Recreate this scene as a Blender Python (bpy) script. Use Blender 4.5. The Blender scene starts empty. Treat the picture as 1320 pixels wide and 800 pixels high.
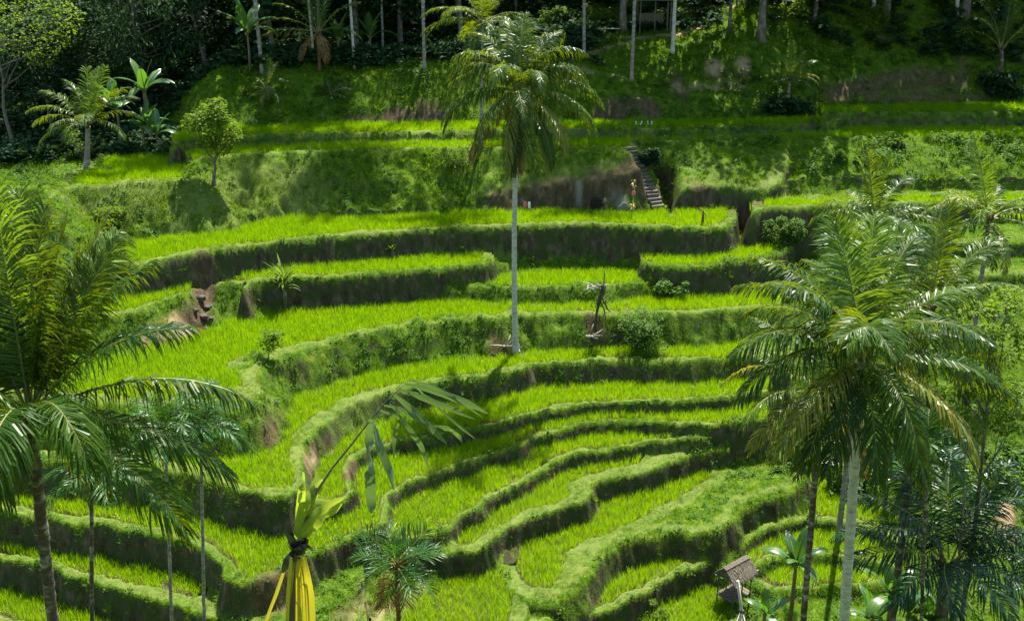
import bpy, math, random
import numpy as np
from mathutils import Vector, Matrix

R = math.radians
scene = bpy.context.scene
COL = scene.collection
random.seed(7)
rng = np.random.default_rng(11)

# ------------------------------------------------------------------ camera
PITCH = R(20.0)
FPX = 1295.0
cam_d = bpy.data.cameras.new('camera')
cam_d.sensor_fit = 'HORIZONTAL'
cam_d.sensor_width = 36.0
cam_d.lens = FPX / 1320.0 * 36.0
cam_d.clip_start = 0.1
cam_d.clip_end = 2000
cam = bpy.data.objects.new('camera', cam_d)
COL.objects.link(cam)
cam.rotation_euler = (R(90) - PITCH, 0, 0)
scene.camera = cam

# ------------------------------------------------------------------ light
SUN_EL, SUN_AZ = R(64), R(20)            # azimuth from +Y towards +X
SUN = Vector((math.sin(SUN_AZ) * math.cos(SUN_EL), math.cos(SUN_AZ) * math.cos(SUN_EL), math.sin(SUN_EL)))
sd = bpy.data.lights.new('sun', 'SUN')
sd.energy = 5.0
sd.angle = R(0.5)
sd.color = (1.0, 0.95, 0.86)
so = bpy.data.objects.new('sun', sd)
COL.objects.link(so)
so.rotation_euler = SUN.to_track_quat('Z', 'Y').to_euler()
world = bpy.data.worlds.new('World')
scene.world = world
world.use_nodes = True
wn = world.node_tree
bgn = wn.nodes['Background']
sky = wn.nodes.new('ShaderNodeTexSky')
sky.sky_type = 'NISHITA'
sky.sun_disc = False
sky.sun_elevation = SUN_EL
sky.sun_rotation = SUN_AZ
tint = wn.nodes.new('ShaderNodeMixRGB'); tint.blend_type = 'MULTIPLY'; tint.inputs[0].default_value = 1.0
tint.inputs[2].default_value = (0.95, 1.0, 0.86, 1)          # warm white balance of the photograph
wn.links.new(sky.outputs[0], tint.inputs[1]); wn.links.new(tint.outputs[0], bgn.inputs[0])
bgn.inputs[1].default_value = 0.112
scene.view_settings.view_transform = 'Standard'
scene.view_settings.look = 'None'
scene.view_settings.gamma = 1.0
scene.view_settings.use_curve_mapping = False
scene.view_settings.exposure = 1.8
scene.cycles.max_bounces = 8
scene.cycles.transparent_max_bounces = 4

# ------------------------------------------------------------------ camera geometry helpers
cp, sp = math.cos(PITCH), math.sin(PITCH)
def ray(u, v):
    x = (u - 660.0) / FPX
    y = (v - 400.0) / FPX
    return np.array((x, cp - y * sp, -sp - y * cp))
def at_z(u, v, z):
    d = ray(u, v)
    return d * (z / d[2])
def at_d(u, v, D):
    d = ray(u, v)
    return d * (D / d[1])
def depth(p):
    return p[1] * cp - p[2] * sp

# ------------------------------------------------------------------ numpy noise
def _hash(ix, iy, seed):
    h = (ix.astype(np.int64) * 374761393 + iy.astype(np.int64) * 668265263 + seed * 1442695041) & 0xFFFFFFFF
    h = ((h ^ (h >> 13)) * 1274126177) & 0xFFFFFFFF
    h = h ^ (h >> 16)
    return (h & 0xFFFF) / 32767.5 - 1.0
def noise(x, y, seed=0):
    ix = np.floor(x); iy = np.floor(y)
    fx = x - ix; fy = y - iy
    fx = fx * fx * (3 - 2 * fx); fy = fy * fy * (3 - 2 * fy)
    a = _hash(ix, iy, seed); b = _hash(ix + 1, iy, seed)
    c = _hash(ix, iy + 1, seed); d = _hash(ix + 1, iy + 1, seed)
    return (a * (1 - fx) + b * fx) * (1 - fy) + (c * (1 - fx) + d * fx) * fy
def fbm(x, y, seed=0, oct=3):
    s = 0; a = 1.0; t = 0
    for k in range(oct):
        s = s + a * noise(x * 2 ** k, y * 2 ** k, seed + k * 17); t += a; a *= 0.5
    return s / t

# ------------------------------------------------------------------ object helpers
def mesh_np(name, V, F, mats=None, midx=None, smooth=False):
    """V (n,3) array, F list of tuples or (m,k) array."""
    me = bpy.data.meshes.new(name)
    V = np.asarray(V, dtype=np.float32)
    if isinstance(F, np.ndarray):
        m, k = F.shape
        me.vertices.add(len(V)); me.vertices.foreach_set('co', V.ravel())
        me.loops.add(m * k); me.loops.foreach_set('vertex_index', F.astype(np.int32).ravel())
        me.polygons.add(m)
        me.polygons.foreach_set('loop_start', np.arange(0, m * k, k, dtype=np.int32))
        me.update(calc_edges=True)
    else:
        me.from_pydata([tuple(map(float, v)) for v in V], [], F)
    for mt in (mats or []):
        me.materials.append(mt)
    if midx is not None:
        me.polygons.foreach_set('material_index', np.asarray(midx, dtype=np.int32))
    if smooth:
        me.polygons.foreach_set('use_smooth', np.ones(len(me.polygons), dtype=bool))
    me.update()
    return me
def link(name, data, parent=None, loc=None, rot=None, scale=None):
    o = bpy.data.objects.new(name, data)
    COL.objects.link(o)
    if parent is not None: o.parent = parent
    if loc is not None: o.location = [float(a) for a in loc]
    if rot is not None: o.rotation_euler = rot
    if scale is not None: o.scale = (scale,) * 3 if isinstance(scale, (int, float)) else scale
    return o
def tag(o, label=None, cat=None, group=None, kind=None):
    if label: o['label'] = label
    if cat: o['category'] = cat
    if group: o['group'] = group
    if kind: o['kind'] = kind
    return o
def thing(name, label, cat, loc, group=None, rotz=0.0, scale=None):
    o = link(name, None, loc=loc, rot=(0, 0, rotz), scale=scale)
    o.empty_display_size = 0.3
    return tag(o, label, cat, group)
def tree_copy(o, parent=None):
    c = o.copy(); COL.objects.link(c)
    if parent is not None: c.parent = parent
    for ch in o.children:
        tree_copy(ch, c)
    return c

class MB:
    """small mesh collector"""
    def __init__(s): s.v = []; s.f = []; s.m = []
    def add(s, V, F, m=0):
        n = len(s.v); s.v.extend([tuple(map(float, p)) for p in V])
        for f in F: s.f.append(tuple(i + n for i in f)); s.m.append(m)
    def tube(s, P, r, k=6, m=0, cap=True):
        P = [np.asarray(p, float) for p in P]; n = len(P)
        if not hasattr(r, '__len__'): r = [r] * n
        V = []; ref = None
        for i in range(n):
            t = P[min(i + 1, n - 1)] - P[max(i - 1, 0)]; t = t / (np.linalg.norm(t) + 1e-9)
            if ref is None:
                ref = np.cross(t, (0, 0, 1.0))
                if np.linalg.norm(ref) < 0.05: ref = np.cross(t, (1.0, 0, 0))
            a = ref - t * ref.dot(t); a /= np.linalg.norm(a) + 1e-9; ref = a
            b = np.cross(t, a)
            for j in range(k):
                th = 2 * math.pi * j / k
                V.append(P[i] + r[i] * (math.cos(th) * a + math.sin(th) * b))
        F = []
        for i in range(n - 1):
            for j in range(k):
                F.append((i * k + j, i * k + (j + 1) % k, (i + 1) * k + (j + 1) % k, (i + 1) * k + j))
        if cap:
            F.append(tuple(range(k - 1, -1, -1))); F.append(tuple((n - 1) * k + j for j in range(k)))
        s.add(V, F, m)
    def box(s, c, d, m=0, M=None):
        V = []
        for x in (-1, 1):
            for y in (-1, 1):
                for z in (-1, 1):
                    p = Vector((x * d[0] / 2, y * d[1] / 2, z * d[2] / 2))
                    if M is not None: p = M @ p
                    V.append((c[0] + p.x, c[1] + p.y, c[2] + p.z))
        s.add(V, [(0, 1, 3, 2), (4, 6, 7, 5), (0, 4, 5, 1), (2, 3, 7, 6), (0, 2, 6, 4), (1, 5, 7, 3)], m)
    def ball(s, c, r, m=0, nu=8, nv=6, sc=(1, 1, 1)):
        V = [(c[0], c[1], c[2] + r * sc[2])]
        for i in range(1, nv):
            ph = math.pi * i / nv
            for j in range(nu):
                th = 2 * math.pi * j / nu
                V.append((c[0] + r * sc[0] * math.sin(ph) * math.cos(th), c[1] + r * sc[1] * math.sin(ph) * math.sin(th), c[2] + r * sc[2] * math.cos(ph)))
        V.append((c[0], c[1], c[2] - r * sc[2]))
        F = [(0, 1 + j, 1 + (j + 1) % nu) for j in range(nu)]
        for i in range(nv - 2):
            for j in range(nu):
                a = 1 + i * nu; b = a + nu
                F.append((a + j, b + j, b + (j + 1) % nu, a + (j + 1) % nu))
        l = 1 + (nv - 2) * nu; e = len(V) - 1
        F += [(l + (j + 1) % nu, l + j, e) for j in range(nu)]
        s.add(V, F, m)
    def strip(s, P, W, w, m=0):
        """ribbon: points P, width direction W (vector or list), half widths w"""
        V = []; F = []
        for i, p in enumerate(P):
            wv = np.asarray(W[i] if isinstance(W, list) else W, float)
            V.append(np.asarray(p) - wv * w[i]); V.append(np.asarray(p) + wv * w[i])
        for i in range(len(P) - 1):
            F.append((2 * i, 2 * i + 1, 2 * i + 3, 2 * i + 2))
        s.add(V, F, m)
    def mesh(s, name, mats, smooth=False):
        me = bpy.data.meshes.new(name)
        me.from_pydata(s.v, [], s.f)
        for mt in (mats if isinstance(mats, (list, tuple)) else [mats]): me.materials.append(mt)
        me.polygons.foreach_set('material_index', np.asarray(s.m, dtype=np.int32))
        if smooth: me.polygons.foreach_set('use_smooth', np.ones(len(s.f), dtype=bool))
        me.update()
        return me

# ------------------------------------------------------------------ materials
def new_mat(name):
    m = bpy.data.materials.new(name); m.use_nodes = True
    n = m.node_tree.nodes; n.clear()
    return m, n, m.node_tree.links
def ramp(n, stops):
    r = n.new('ShaderNodeValToRGB')
    e = r.color_ramp.elements
    while len(e) < len(stops): e.new(0.5)
    for i, (p, c) in enumerate(stops):
        e[i].position = p; e[i].color = (*c, 1)
    return r
def leaf_mat(name, cols, trans, tf=0.4, rough=0.42, spec=0.5, by='object', nscale=3.0, zr=None, world=False):
    """leaf: glossy top, light coming through. cols = colour stops along a random value."""
    m, n, l = new_mat(name)
    out = n.new('ShaderNodeOutputMaterial')
    bs = n.new('ShaderNodeBsdfPrincipled')
    bs.inputs['Roughness'].default_value = rough
    bs.inputs['Specular IOR Level'].default_value = spec
    tr = n.new('ShaderNodeBsdfTranslucent')
    mx = n.new('ShaderNodeMixShader'); mx.inputs[0].default_value = tf
    k = len(cols)
    rp = ramp(n, [(i / max(1, k - 1), c) for i, c in enumerate(cols)])
    tc = n.new('ShaderNodeTexCoord')
    nz = n.new('ShaderNodeTexNoise'); nz.inputs['Scale'].default_value = nscale; nz.inputs['Detail'].default_value = 3
    if world:
        gp = n.new('ShaderNodeNewGeometry'); l.new(gp.outputs['Position'], nz.inputs['Vector'])
    else:
        l.new(tc.outputs['Object'], nz.inputs['Vector'])
    if by == 'object':
        oi = n.new('ShaderNodeObjectInfo'); src = oi.outputs['Random']
    else:
        ge = n.new('ShaderNodeNewGeometry'); src = ge.outputs['Random Per Island']
    mt = n.new('ShaderNodeMath'); mt.operation = 'MULTIPLY_ADD'
    mt.inputs[1].default_value = 0.5 if world else 0.75
    l.new(src, mt.inputs[0])
    m2 = n.new('ShaderNodeMath'); m2.operation = 'MULTIPLY_ADD'; m2.inputs[1].default_value = 1.7 if world else 0.9; m2.inputs[2].default_value = -0.6 if world else -0.33
    l.new(nz.outputs['Fac'], m2.inputs[0]); l.new(m2.outputs[0], mt.inputs[2])
    l.new(mt.outputs[0], rp.inputs['Fac'])
    colout = rp.outputs['Color']
    tint = n.new('ShaderNodeMixRGB'); tint.blend_type = 'MIX'; tint.inputs[0].default_value = 0.65
    if zr:
        z0, z1, c0 = zr                  # stem colour near the base
        sx = n.new('ShaderNodeSeparateXYZ'); l.new(tc.outputs['Object'], sx.inputs[0])
        mr = n.new('ShaderNodeMapRange'); mr.inputs[1].default_value = z0; mr.inputs[2].default_value = z1
        l.new(sx.outputs['Z'], mr.inputs[0])
        mm = n.new('ShaderNodeMixRGB'); mm.inputs[1].default_value = (*c0, 1)
        l.new(mr.outputs[0], mm.inputs[0]); l.new(colout, mm.inputs[2]); colout = mm.outputs[0]
    l.new(colout, tint.inputs[1]); tint.inputs[2].default_value = (*trans, 1)
    l.new(colout, bs.inputs['Base Color']); l.new(tint.outputs[0], tr.inputs['Color'])
    l.new(bs.outputs[0], mx.inputs[1]); l.new(tr.outputs[0], mx.inputs[2])
    l.new(mx.outputs[0], out.inputs[0])
    return m
def plain_mat(name, cols, scale=4.0, rough=0.8, stretch=(1, 1, 1), bump=0.0, detail=6.0, spec=0.3, dist=0.02):
    m, n, l = new_mat(name)
    out = n.new('ShaderNodeOutputMaterial')
    bs = n.new('ShaderNodeBsdfPrincipled')
    bs.inputs['Roughness'].default_value = rough; bs.inputs['Specular IOR Level'].default_value = spec
    tc = n.new('ShaderNodeTexCoord'); mp = n.new('ShaderNodeMapping'); mp.inputs['Scale'].default_value = stretch
    l.new(tc.outputs['Object'], mp.inputs[0])
    nz = n.new('ShaderNodeTexNoise'); nz.inputs['Scale'].default_value = scale; nz.inputs['Detail'].default_value = detail
    nz.inputs['Roughness'].default_value = 0.65
    l.new(mp.outputs[0], nz.inputs['Vector'])
    k = len(cols)
    rp = ramp(n, [(0.3 + 0.4 * i / max(1, k - 1), c) for i, c in enumerate(cols)])
    l.new(nz.outputs['Fac'], rp.inputs[0]); l.new(rp.outputs[0], bs.inputs['Base Color'])
    if bump:
        b = n.new('ShaderNodeBump'); b.inputs['Strength'].default_value = bump; b.inputs['Distance'].default_value = dist
        l.new(nz.outputs['Fac'], b.inputs['Height']); l.new(b.outputs[0], bs.inputs['Normal'])
    l.new(bs.outputs[0], out.inputs[0])
    return m

M = {}
M['rice'] = leaf_mat('rice_blade', [(0.022, 0.105, 0.002), (0.075, 0.200, 0.002), (0.200, 0.245, 0.004)], (0.38, 0.64, 0.003), tf=0.50, rough=0.7, spec=0.03,
                     nscale=0.55, world=True, zr=(0.0, 0.34, (0.20, 0.19, 0.010)))
M['grass'] = leaf_mat('bank_grass', [(0.034, 0.100, 0.003), (0.082, 0.165, 0.004), (0.150, 0.200, 0.016)], (0.25, 0.44, 0.005), tf=0.38, rough=0.7, spec=0.06, nscale=0.7, world=True)
M['bund'] = leaf_mat('trimmed_grass', [(0.060, 0.130, 0.004), (0.105, 0.180, 0.008), (0.175, 0.210, 0.028)], (0.27, 0.42, 0.008), tf=0.3, rough=0.75, spec=0.05, nscale=0.8, world=True)
M['weed'] = leaf_mat('weed_leaf', [(0.03, 0.085, 0.010), (0.05, 0.12, 0.012), (0.08, 0.13, 0.02)], (0.14, 0.27, 0.012), tf=0.35, rough=0.6, spec=0.15, nscale=2)
M['frond'] = leaf_mat('palm_frond', [(0.010, 0.038, 0.003), (0.024, 0.064, 0.005), (0.058, 0.105, 0.007)], (0.29, 0.37, 0.003), tf=0.33, rough=0.38, spec=0.20, nscale=0.5)
M['frond_young'] = leaf_mat('young_palm_frond', [(0.055, 0.125, 0.010), (0.085, 0.15, 0.012)], (0.28, 0.40, 0.012), tf=0.42, rough=0.45, spec=0.2, nscale=0.5)
M['frond_old'] = leaf_mat('old_palm_frond', [(0.06, 0.105, 0.010), (0.12, 0.145, 0.010), (0.20, 0.17, 0.012)], (0.46, 0.44, 0.008), tf=0.42, rough=0.4, spec=0.4, by='island', nscale=0.6)
M['frond_dead'] = leaf_mat('dead_palm_frond', [(0.10, 0.055, 0.02), (0.17, 0.10, 0.04), (0.22, 0.12, 0.03)], (0.3, 0.14, 0.03), tf=0.25, rough=0.7, spec=0.1, by='island')
M['arenga'] = leaf_mat('sugar_palm_frond', [(0.012, 0.042, 0.020), (0.020, 0.055, 0.024), (0.03, 0.07, 0.025)], (0.06, 0.14, 0.02), tf=0.15, rough=0.4, spec=0.25, nscale=0.6)
M['areca'] = leaf_mat('areca_frond', [(0.016, 0.06, 0.010), (0.028, 0.085, 0.012)], (0.10, 0.24, 0.01), tf=0.28, rough=0.42, spec=0.25, nscale=0.8)
M['banana'] = leaf_mat('banana_leaf', [(0.022, 0.085, 0.020), (0.035, 0.11, 0.022), (0.06, 0.14, 0.02)], (0.14, 0.33, 0.012), tf=0.35, rough=0.32, spec=0.6, nscale=1.2)
M['leaf'] = leaf_mat('tree_leaf', [(0.025, 0.07, 0.010), (0.045, 0.10, 0.012), (0.08, 0.14, 0.014)], (0.16, 0.28, 0.010), tf=0.35, rough=0.6, spec=0.12, by='island')
M['leaf_light'] = leaf_mat('light_tree_leaf', [(0.045, 0.105, 0.008), (0.080, 0.140, 0.010), (0.12, 0.165, 0.018)], (0.24, 0.36, 0.010), tf=0.42, rough=0.6, spec=0.10, by='island')
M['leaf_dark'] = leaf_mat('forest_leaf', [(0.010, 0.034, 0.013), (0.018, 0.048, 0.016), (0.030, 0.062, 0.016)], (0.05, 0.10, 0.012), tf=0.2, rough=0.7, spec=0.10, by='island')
M['trunk'] = plain_mat('palm_bark', [(0.08, 0.068, 0.055), (0.19, 0.165, 0.135), (0.34, 0.31, 0.27)], 3.0, 0.9, (1, 1, 2.2), 0.5)
M['trunk_pale'] = plain_mat('pale_palm_bark', [(0.20, 0.18, 0.15), (0.36, 0.34, 0.29), (0.48, 0.45, 0.40)], 3.0, 0.85, (1, 1, 4.0), 0.4)
M['trunk_dark'] = plain_mat('dark_palm_bark', [(0.035, 0.026, 0.018), (0.075, 0.055, 0.04), (0.30, 0.28, 0.25)], 2.5, 0.9, (1, 1, 2.0), 0.5)
M['bark'] = plain_mat('tree_bark', [(0.05, 0.04, 0.03), (0.11, 0.09, 0.07), (0.22, 0.20, 0.17)], 5.0, 0.9, (1, 1, 0.5), 0.5)
M['rachis'] = plain_mat('frond_stalk', [(0.12, 0.13, 0.03), (0.20, 0.18, 0.05)], 3, 0.45)
M['fiber'] = plain_mat('crown_fibre', [(0.05, 0.03, 0.015), (0.14, 0.08, 0.03)], 8, 0.9)
M['coconut'] = plain_mat('green_coconut', [(0.09, 0.14, 0.02), (0.16, 0.18, 0.03)], 4, 0.4)
M['banana_stem'] = plain_mat('banana_stem', [(0.10, 0.11, 0.03), (0.14, 0.10, 0.05), (0.07, 0.045, 0.025)], 4, 0.6, (1, 1, 0.4))
M['straw'] = plain_mat('grey_thatch', [(0.045, 0.036, 0.027), (0.10, 0.082, 0.062), (0.17, 0.145, 0.115)], 10, 0.9, (1, 1, 1), 0.6)
M['wood'] = plain_mat('weathered_wood', [(0.07, 0.055, 0.04), (0.14, 0.11, 0.08)], 8, 0.85, (1, 1, 0.3), 0.4)
M['wood_pale'] = plain_mat('bleached_wood', [(0.28, 0.25, 0.20), (0.45, 0.42, 0.36)], 8, 0.8, (1, 1, 0.3), 0.3)
M['deadwood'] = plain_mat('dead_wood', [(0.035, 0.028, 0.02), (0.10, 0.08, 0.06)], 6, 0.9, (1, 1, 0.4), 0.6)
M['stone'] = plain_mat('step_stone', [(0.06, 0.05, 0.038), (0.13, 0.11, 0.085)], 5, 0.9, (1, 1, 1), 0.5)
M['hole'] = plain_mat('cave_shade', [(0.010, 0.008, 0.006), (0.02, 0.015, 0.01)], 3, 0.95)  # near-black colour painted in for the shade inside the cave
M['plaster'] = plain_mat('lime_crust', [(0.09, 0.085, 0.075), (0.30, 0.29, 0.27)], 6, 0.9, (1, 1, 1), 0.7)
M['janur'] = leaf_mat('yellow_palm_strip', [(0.20, 0.19, 0.015), (0.34, 0.30, 0.03), (0.42, 0.34, 0.03)], (0.60, 0.52, 0.02), tf=0.35, rough=0.35, by='island')
M['penjor_leaf'] = leaf_mat('pale_green_leaf', [(0.09, 0.16, 0.012), (0.17, 0.24, 0.02), (0.30, 0.33, 0.06)], (0.42, 0.50, 0.03), tf=0.4, rough=0.35, by='island')
M['bamboo_leaf'] = leaf_mat('bamboo_leaf', [(0.045, 0.085, 0.035), (0.075, 0.115, 0.055), (0.085, 0.13, 0.03)], (0.15, 0.25, 0.03), tf=0.22, rough=0.28, spec=0.7, by='island', nscale=5)
M['dark_wrap'] = plain_mat('dark_wrap', [(0.012, 0.010, 0.012), (0.05, 0.04, 0.045)], 14, 0.3, spec=0.6)
M['red'] = plain_mat('pink_cloth', [(0.50, 0.06, 0.06), (0.62, 0.20, 0.18)], 12, 0.7)
M['white'] = plain_mat('white_feather', [(0.62, 0.61, 0.58), (0.8, 0.8, 0.78)], 12, 0.7)
M['orange'] = plain_mat('orange_beak', [(0.45, 0.16, 0.03), (0.5, 0.2, 0.04)], 12, 0.5)
M['duck_brown'] = plain_mat('brown_feather', [(0.07, 0.045, 0.03), (0.16, 0.11, 0.07)], 14, 0.7)

def terrain_material():
    m, n, l = new_mat('terrain_ground')
    out = n.new('ShaderNodeOutputMaterial'); bs = n.new('ShaderNodeBsdfPrincipled')
    bs.inputs['Specular IOR Level'].default_value = 0.08
    tc = n.new('ShaderNodeTexCoord')
    def nz(s, d=5, st=None):
        q = n.new('ShaderNodeTexNoise'); q.inputs['Scale'].default_value = s; q.inputs['Detail'].default_value = d; q.inputs['Roughness'].default_value = 0.62
        if st:
            mp = n.new('ShaderNodeMapping'); mp.inputs['Scale'].default_value = st; l.new(tc.outputs['Object'], mp.inputs[0]); l.new(mp.outputs[0], q.inputs['Vector'])
        else: l.new(tc.outputs['Object'], q.inputs['Vector'])
        return q
    def mix(f, a, b):
        q = n.new('ShaderNodeMixRGB')
        if hasattr(f, 'links') or not isinstance(f, float): l.new(f, q.inputs[0])
        else: q.inputs[0].default_value = f
        for s, i in ((a, 1), (b, 2)):
            if isinstance(s, tuple): q.inputs[i].default_value = (*s, 1)
            else: l.new(s, q.inputs[i])
        return q.outputs[0]
    big, mid, fine = nz(0.22), nz(1.6), nz(9.0, 6)
    g1 = ramp(n, [(0.35, (0.026, 0.066, 0.004)), (0.52, (0.058, 0.108, 0.006)), (0.68, (0.105, 0.135, 0.018))])
    l.new(mid.outputs['Fac'], g1.inputs[0])
    gsp = ramp(n, [(0.3, (0.45, 0.45, 0.45)), (0.7, (1.3, 1.3, 1.2))]); l.new(fine.outputs['Fac'], gsp.inputs[0])
    mul = n.new('ShaderNodeMixRGB'); mul.blend_type = 'MULTIPLY'; mul.inputs[0].default_value = 1.0
    l.new(g1.outputs[0], mul.inputs[1]); l.new(gsp.outputs[0], mul.inputs[2])
    soil_n = nz(2.2, 7, (1, 1, 0.45))
    soil = ramp(n, [(0.30, (0.022, 0.017, 0.010)), (0.5, (0.055, 0.043, 0.025)), (0.70, (0.115, 0.092, 0.055))])
    l.new(soil_n.outputs['Fac'], soil.inputs[0])
    moss_n = nz(1.1, 6)
    mossf = ramp(n, [(0.42, (0, 0, 0)), (0.60, (1, 1, 1))]); l.new(moss_n.outputs['Fac'], mossf.inputs[0])
    wall = mix(mossf.outputs[0], soil.outputs[0], (0.034, 0.050, 0.014))
    ge = n.new('ShaderNodeNewGeometry'); sx = n.new('ShaderNodeSeparateXYZ'); l.new(ge.outputs['Normal'], sx.inputs[0])
    ad = n.new('ShaderNodeMath'); ad.operation = 'MULTIPLY_ADD'; ad.inputs[1].default_value = 0.5; l.new(mid.outputs['Fac'], ad.inputs[0]); l.new(sx.outputs['Z'], ad.inputs[2])
    mr = n.new('ShaderNodeMapRange'); mr.inputs[1].default_value = 0.56; mr.inputs[2].default_value = 0.82; l.new(ad.outputs[0], mr.inputs[0])
    c = mix(mr.outputs[0], wall, mul.outputs[0])
    def attr(name):
        q = n.new('ShaderNodeAttribute'); q.attribute_name = name; return q.outputs['Fac']
    tanc = ramp(n, [(0.3, (0.16, 0.105, 0.055)), (0.55, (0.26, 0.185, 0.105)), (0.75, (0.36, 0.27, 0.17))]); l.new(soil_n.outputs['Fac'], tanc.inputs[0])
    earthc = ramp(n, [(0.3, (0.034, 0.024, 0.013)), (0.55, (0.074, 0.052, 0.028)), (0.75, (0.13, 0.095, 0.055))]); l.new(soil_n.outputs['Fac'], earthc.inputs[0])
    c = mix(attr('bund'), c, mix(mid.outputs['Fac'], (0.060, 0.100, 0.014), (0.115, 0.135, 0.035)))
    c = mix(attr('earth'), c, earthc.outputs[0])
    c = mix(attr('tan'), c, tanc.outputs[0])
    c = mix(attr('lime'), c, (0.30, 0.29, 0.26))
    mud = attr('mud')
    c = mix(mud, c, (0.060, 0.048, 0.026))
    l.new(c, bs.inputs['Base Color'])
    rr = n.new('ShaderNodeMapRange'); rr.inputs[3].default_value = 0.85; rr.inputs[4].default_value = 0.12
    l.new(mud, rr.inputs[0]); l.new(rr.outputs[0], bs.inputs['Roughness'])
    b = n.new('ShaderNodeBump'); b.inputs['Strength'].default_value = 0.7; b.inputs['Distance'].default_value = 0.08
    hs = n.new('ShaderNodeMath'); hs.operation = 'ADD'; l.new(fine.outputs['Fac'], hs.inputs[0]); l.new(soil_n.outputs['Fac'], hs.inputs[1])
    l.new(hs.outputs[0], b.inputs['Height']); l.new(b.outputs[0], bs.inputs['Normal'])
    l.new(bs.outputs[0], out.inputs[0])
    return m
M['terrain'] = terrain_material()

def water_material():
    m, n, l = new_mat('muddy_water'); out = n.new('ShaderNodeOutputMaterial'); bs = n.new('ShaderNodeBsdfPrincipled')
    bs.inputs['Base Color'].default_value = (0.03, 0.026, 0.016, 1); bs.inputs['Roughness'].default_value = 0.06
    nz = n.new('ShaderNodeTexNoise'); nz.inputs['Scale'].default_value = 9; b = n.new('ShaderNodeBump'); b.inputs['Strength'].default_value = 0.25; b.inputs['Distance'].default_value = 0.03
    l.new(nz.outputs['Fac'], b.inputs['Height']); l.new(b.outputs[0], bs.inputs['Normal']); l.new(bs.outputs[0], out.inputs[0]); return m
M['water'] = water_material()
# ================================================================== TERRACES
# every terrace: level z, front edge (traced, laid on its own level), back edge (under the next terrace), slope of its bank
TERR = []
def terrace(name, z, lip, back, slope=3.0, w=0.55, rice=True, rp=None, label=None, plane=None, drop=0.20, rlabel=None, round=0.08):
    if plane is None:
        pr = lambda u, v: at_z(u, v, z)
        zf = lambda x, y: np.full_like(x, z)
    else:
        A = np.array([at_d(*q) for q in plane])
        co = np.linalg.solve(np.c_[A[:, 0], A[:, 1], np.ones(3)], A[:, 2])
        def pr(u, v, co=co):
            d = ray(u, v); t = co[2] / (d[2] - co[0] * d[0] - co[1] * d[1]); return d * t
        zf = lambda x, y, co=co: co[0] * x + co[1] * y + co[2]
    L = np.array([pr(*p)[:2] for p in lip]); B = np.array([pr(*p)[:2] for p in back])
    L = catmull(L)
    if not rice: drop = 0
    TERR.append(dict(name=name, z=z, zf=zf, lip=L, poly=np.vstack([L, B[::-1]]), slope=slope, w=w, rice=rice,
                     rp=None if rp is None else catmull(np.array([pr(*p)[:2] for p in rp]), closed=True), label=label, drop=drop, rlabel=rlabel, round=round))
def catmull(P, closed=False, step=0.45):
    n = len(P); out = []
    rg = range(n) if closed else range(n - 1)
    for i in rg:
        if closed: p0, p1, p2, p3 = P[i - 1], P[i], P[(i + 1) % n], P[(i + 2) % n]
        else: p0, p1, p2, p3 = P[max(i - 1, 0)], P[i], P[i + 1], P[min(i + 2, n - 1)]
        k = max(1, int(np.linalg.norm(p2 - p1) / step)); k = min(k, 12)
        a = max(np.linalg.norm(p1 - p0), 1e-3) ** .5; b = max(np.linalg.norm(p2 - p1), 1e-3) ** .5; c = max(np.linalg.norm(p3 - p2), 1e-3) ** .5
        m1 = (p2 - p1); m2 = (p2 - p1)
        if a > .05: m1 = b * ((p1 - p0) / a - (p2 - p0) / (a + b) + (p2 - p1) / b)
        if c > .05: m2 = b * ((p2 - p1) / b - (p3 - p1) / (b + c) + (p3 - p2) / c)
        for j in range(k):
            t = j / k
            out.append((2*t**3-3*t*t+1)*p1 + (t**3-2*t*t+t)*m1 + (-2*t**3+3*t*t)*p2 + (t**3-t*t)*m2)
    if not closed: out.append(P[-1])
    return np.array(out)

A2L = [(222,184),(232,181.5),(270,179),(310,175.5),(440,171),(560,169),(700,167),(795,166),(880,165),(960,162.5),(1040,159.5),(1075,157),(1090,152)]
A3L = [(252,206),(262,203),(310,199),(440,194),(560,191),(620,190),(700,189.5),(770,189.5),(812,189),(818,185)]
A3R = [(812,186),(822,182.5),(880,181.5),(1000,178.5),(1100,176.5),(1320,176.5),(1480,177)]
T1L = [(30,316),(70,325),(105,331),(150,338.5),(170,339),(187,337.5),(214,332),(267,322),(334,314),(440,302.5),(507,298),(590,292.5),(674,289.5),(774,288.5),(880,293),(915,293),(937,288.5),(946,282),(948,272)]
T2AL = [(60,409),(100,408),(147,404.5),(180,397),(205,389),(240,378),(262,368),(285,364),(318,362.5)]
T2BL = [(312,370),(318,363),(367,358),(440,354.5),(540,347.5),(600,342),(624,339),(631,334),(632,327)]
T15L = [(622,338),(640,334.5),(674,332),(707,329.5),(770,329),(820,331),(840,333)]
T2CL = [(580,369),(595,367.5),(640,369),(674,369.5),(774,367.5),(830,363),(850,359),(853,352)]
T2DL = [(825,334),(840,341),(880,342.5),(920,340.5),(963,334.5),(1007,325.5),(1018,320),(1019,312)]
T3L = [(-80,505),(60,512),(150,520),(240,524),(285,526),(318,518),(332,508),(333,494),(328,478),(345,463),(384,449.5),(440,435),(507,421),(573,411),(657,405.5),(664,400)]
T3BL = [(664,402),(674,405),(757,403),(880,402),(940,398),(990,395),(1010,392)]
T4L = [(-80,583),(60,590),(150,598),(230,607),(267,615),(300,626),(340,637),(372,636),(388,625),(386,606),(383,588),(390,571),(402,556),(425,537),(450,522),(480,509),(517,500),(563,491.5),(627,483),(674,474),(684,468.5),(740,466),(797,462),(880,462),(963,459),(1010,455)]
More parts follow.
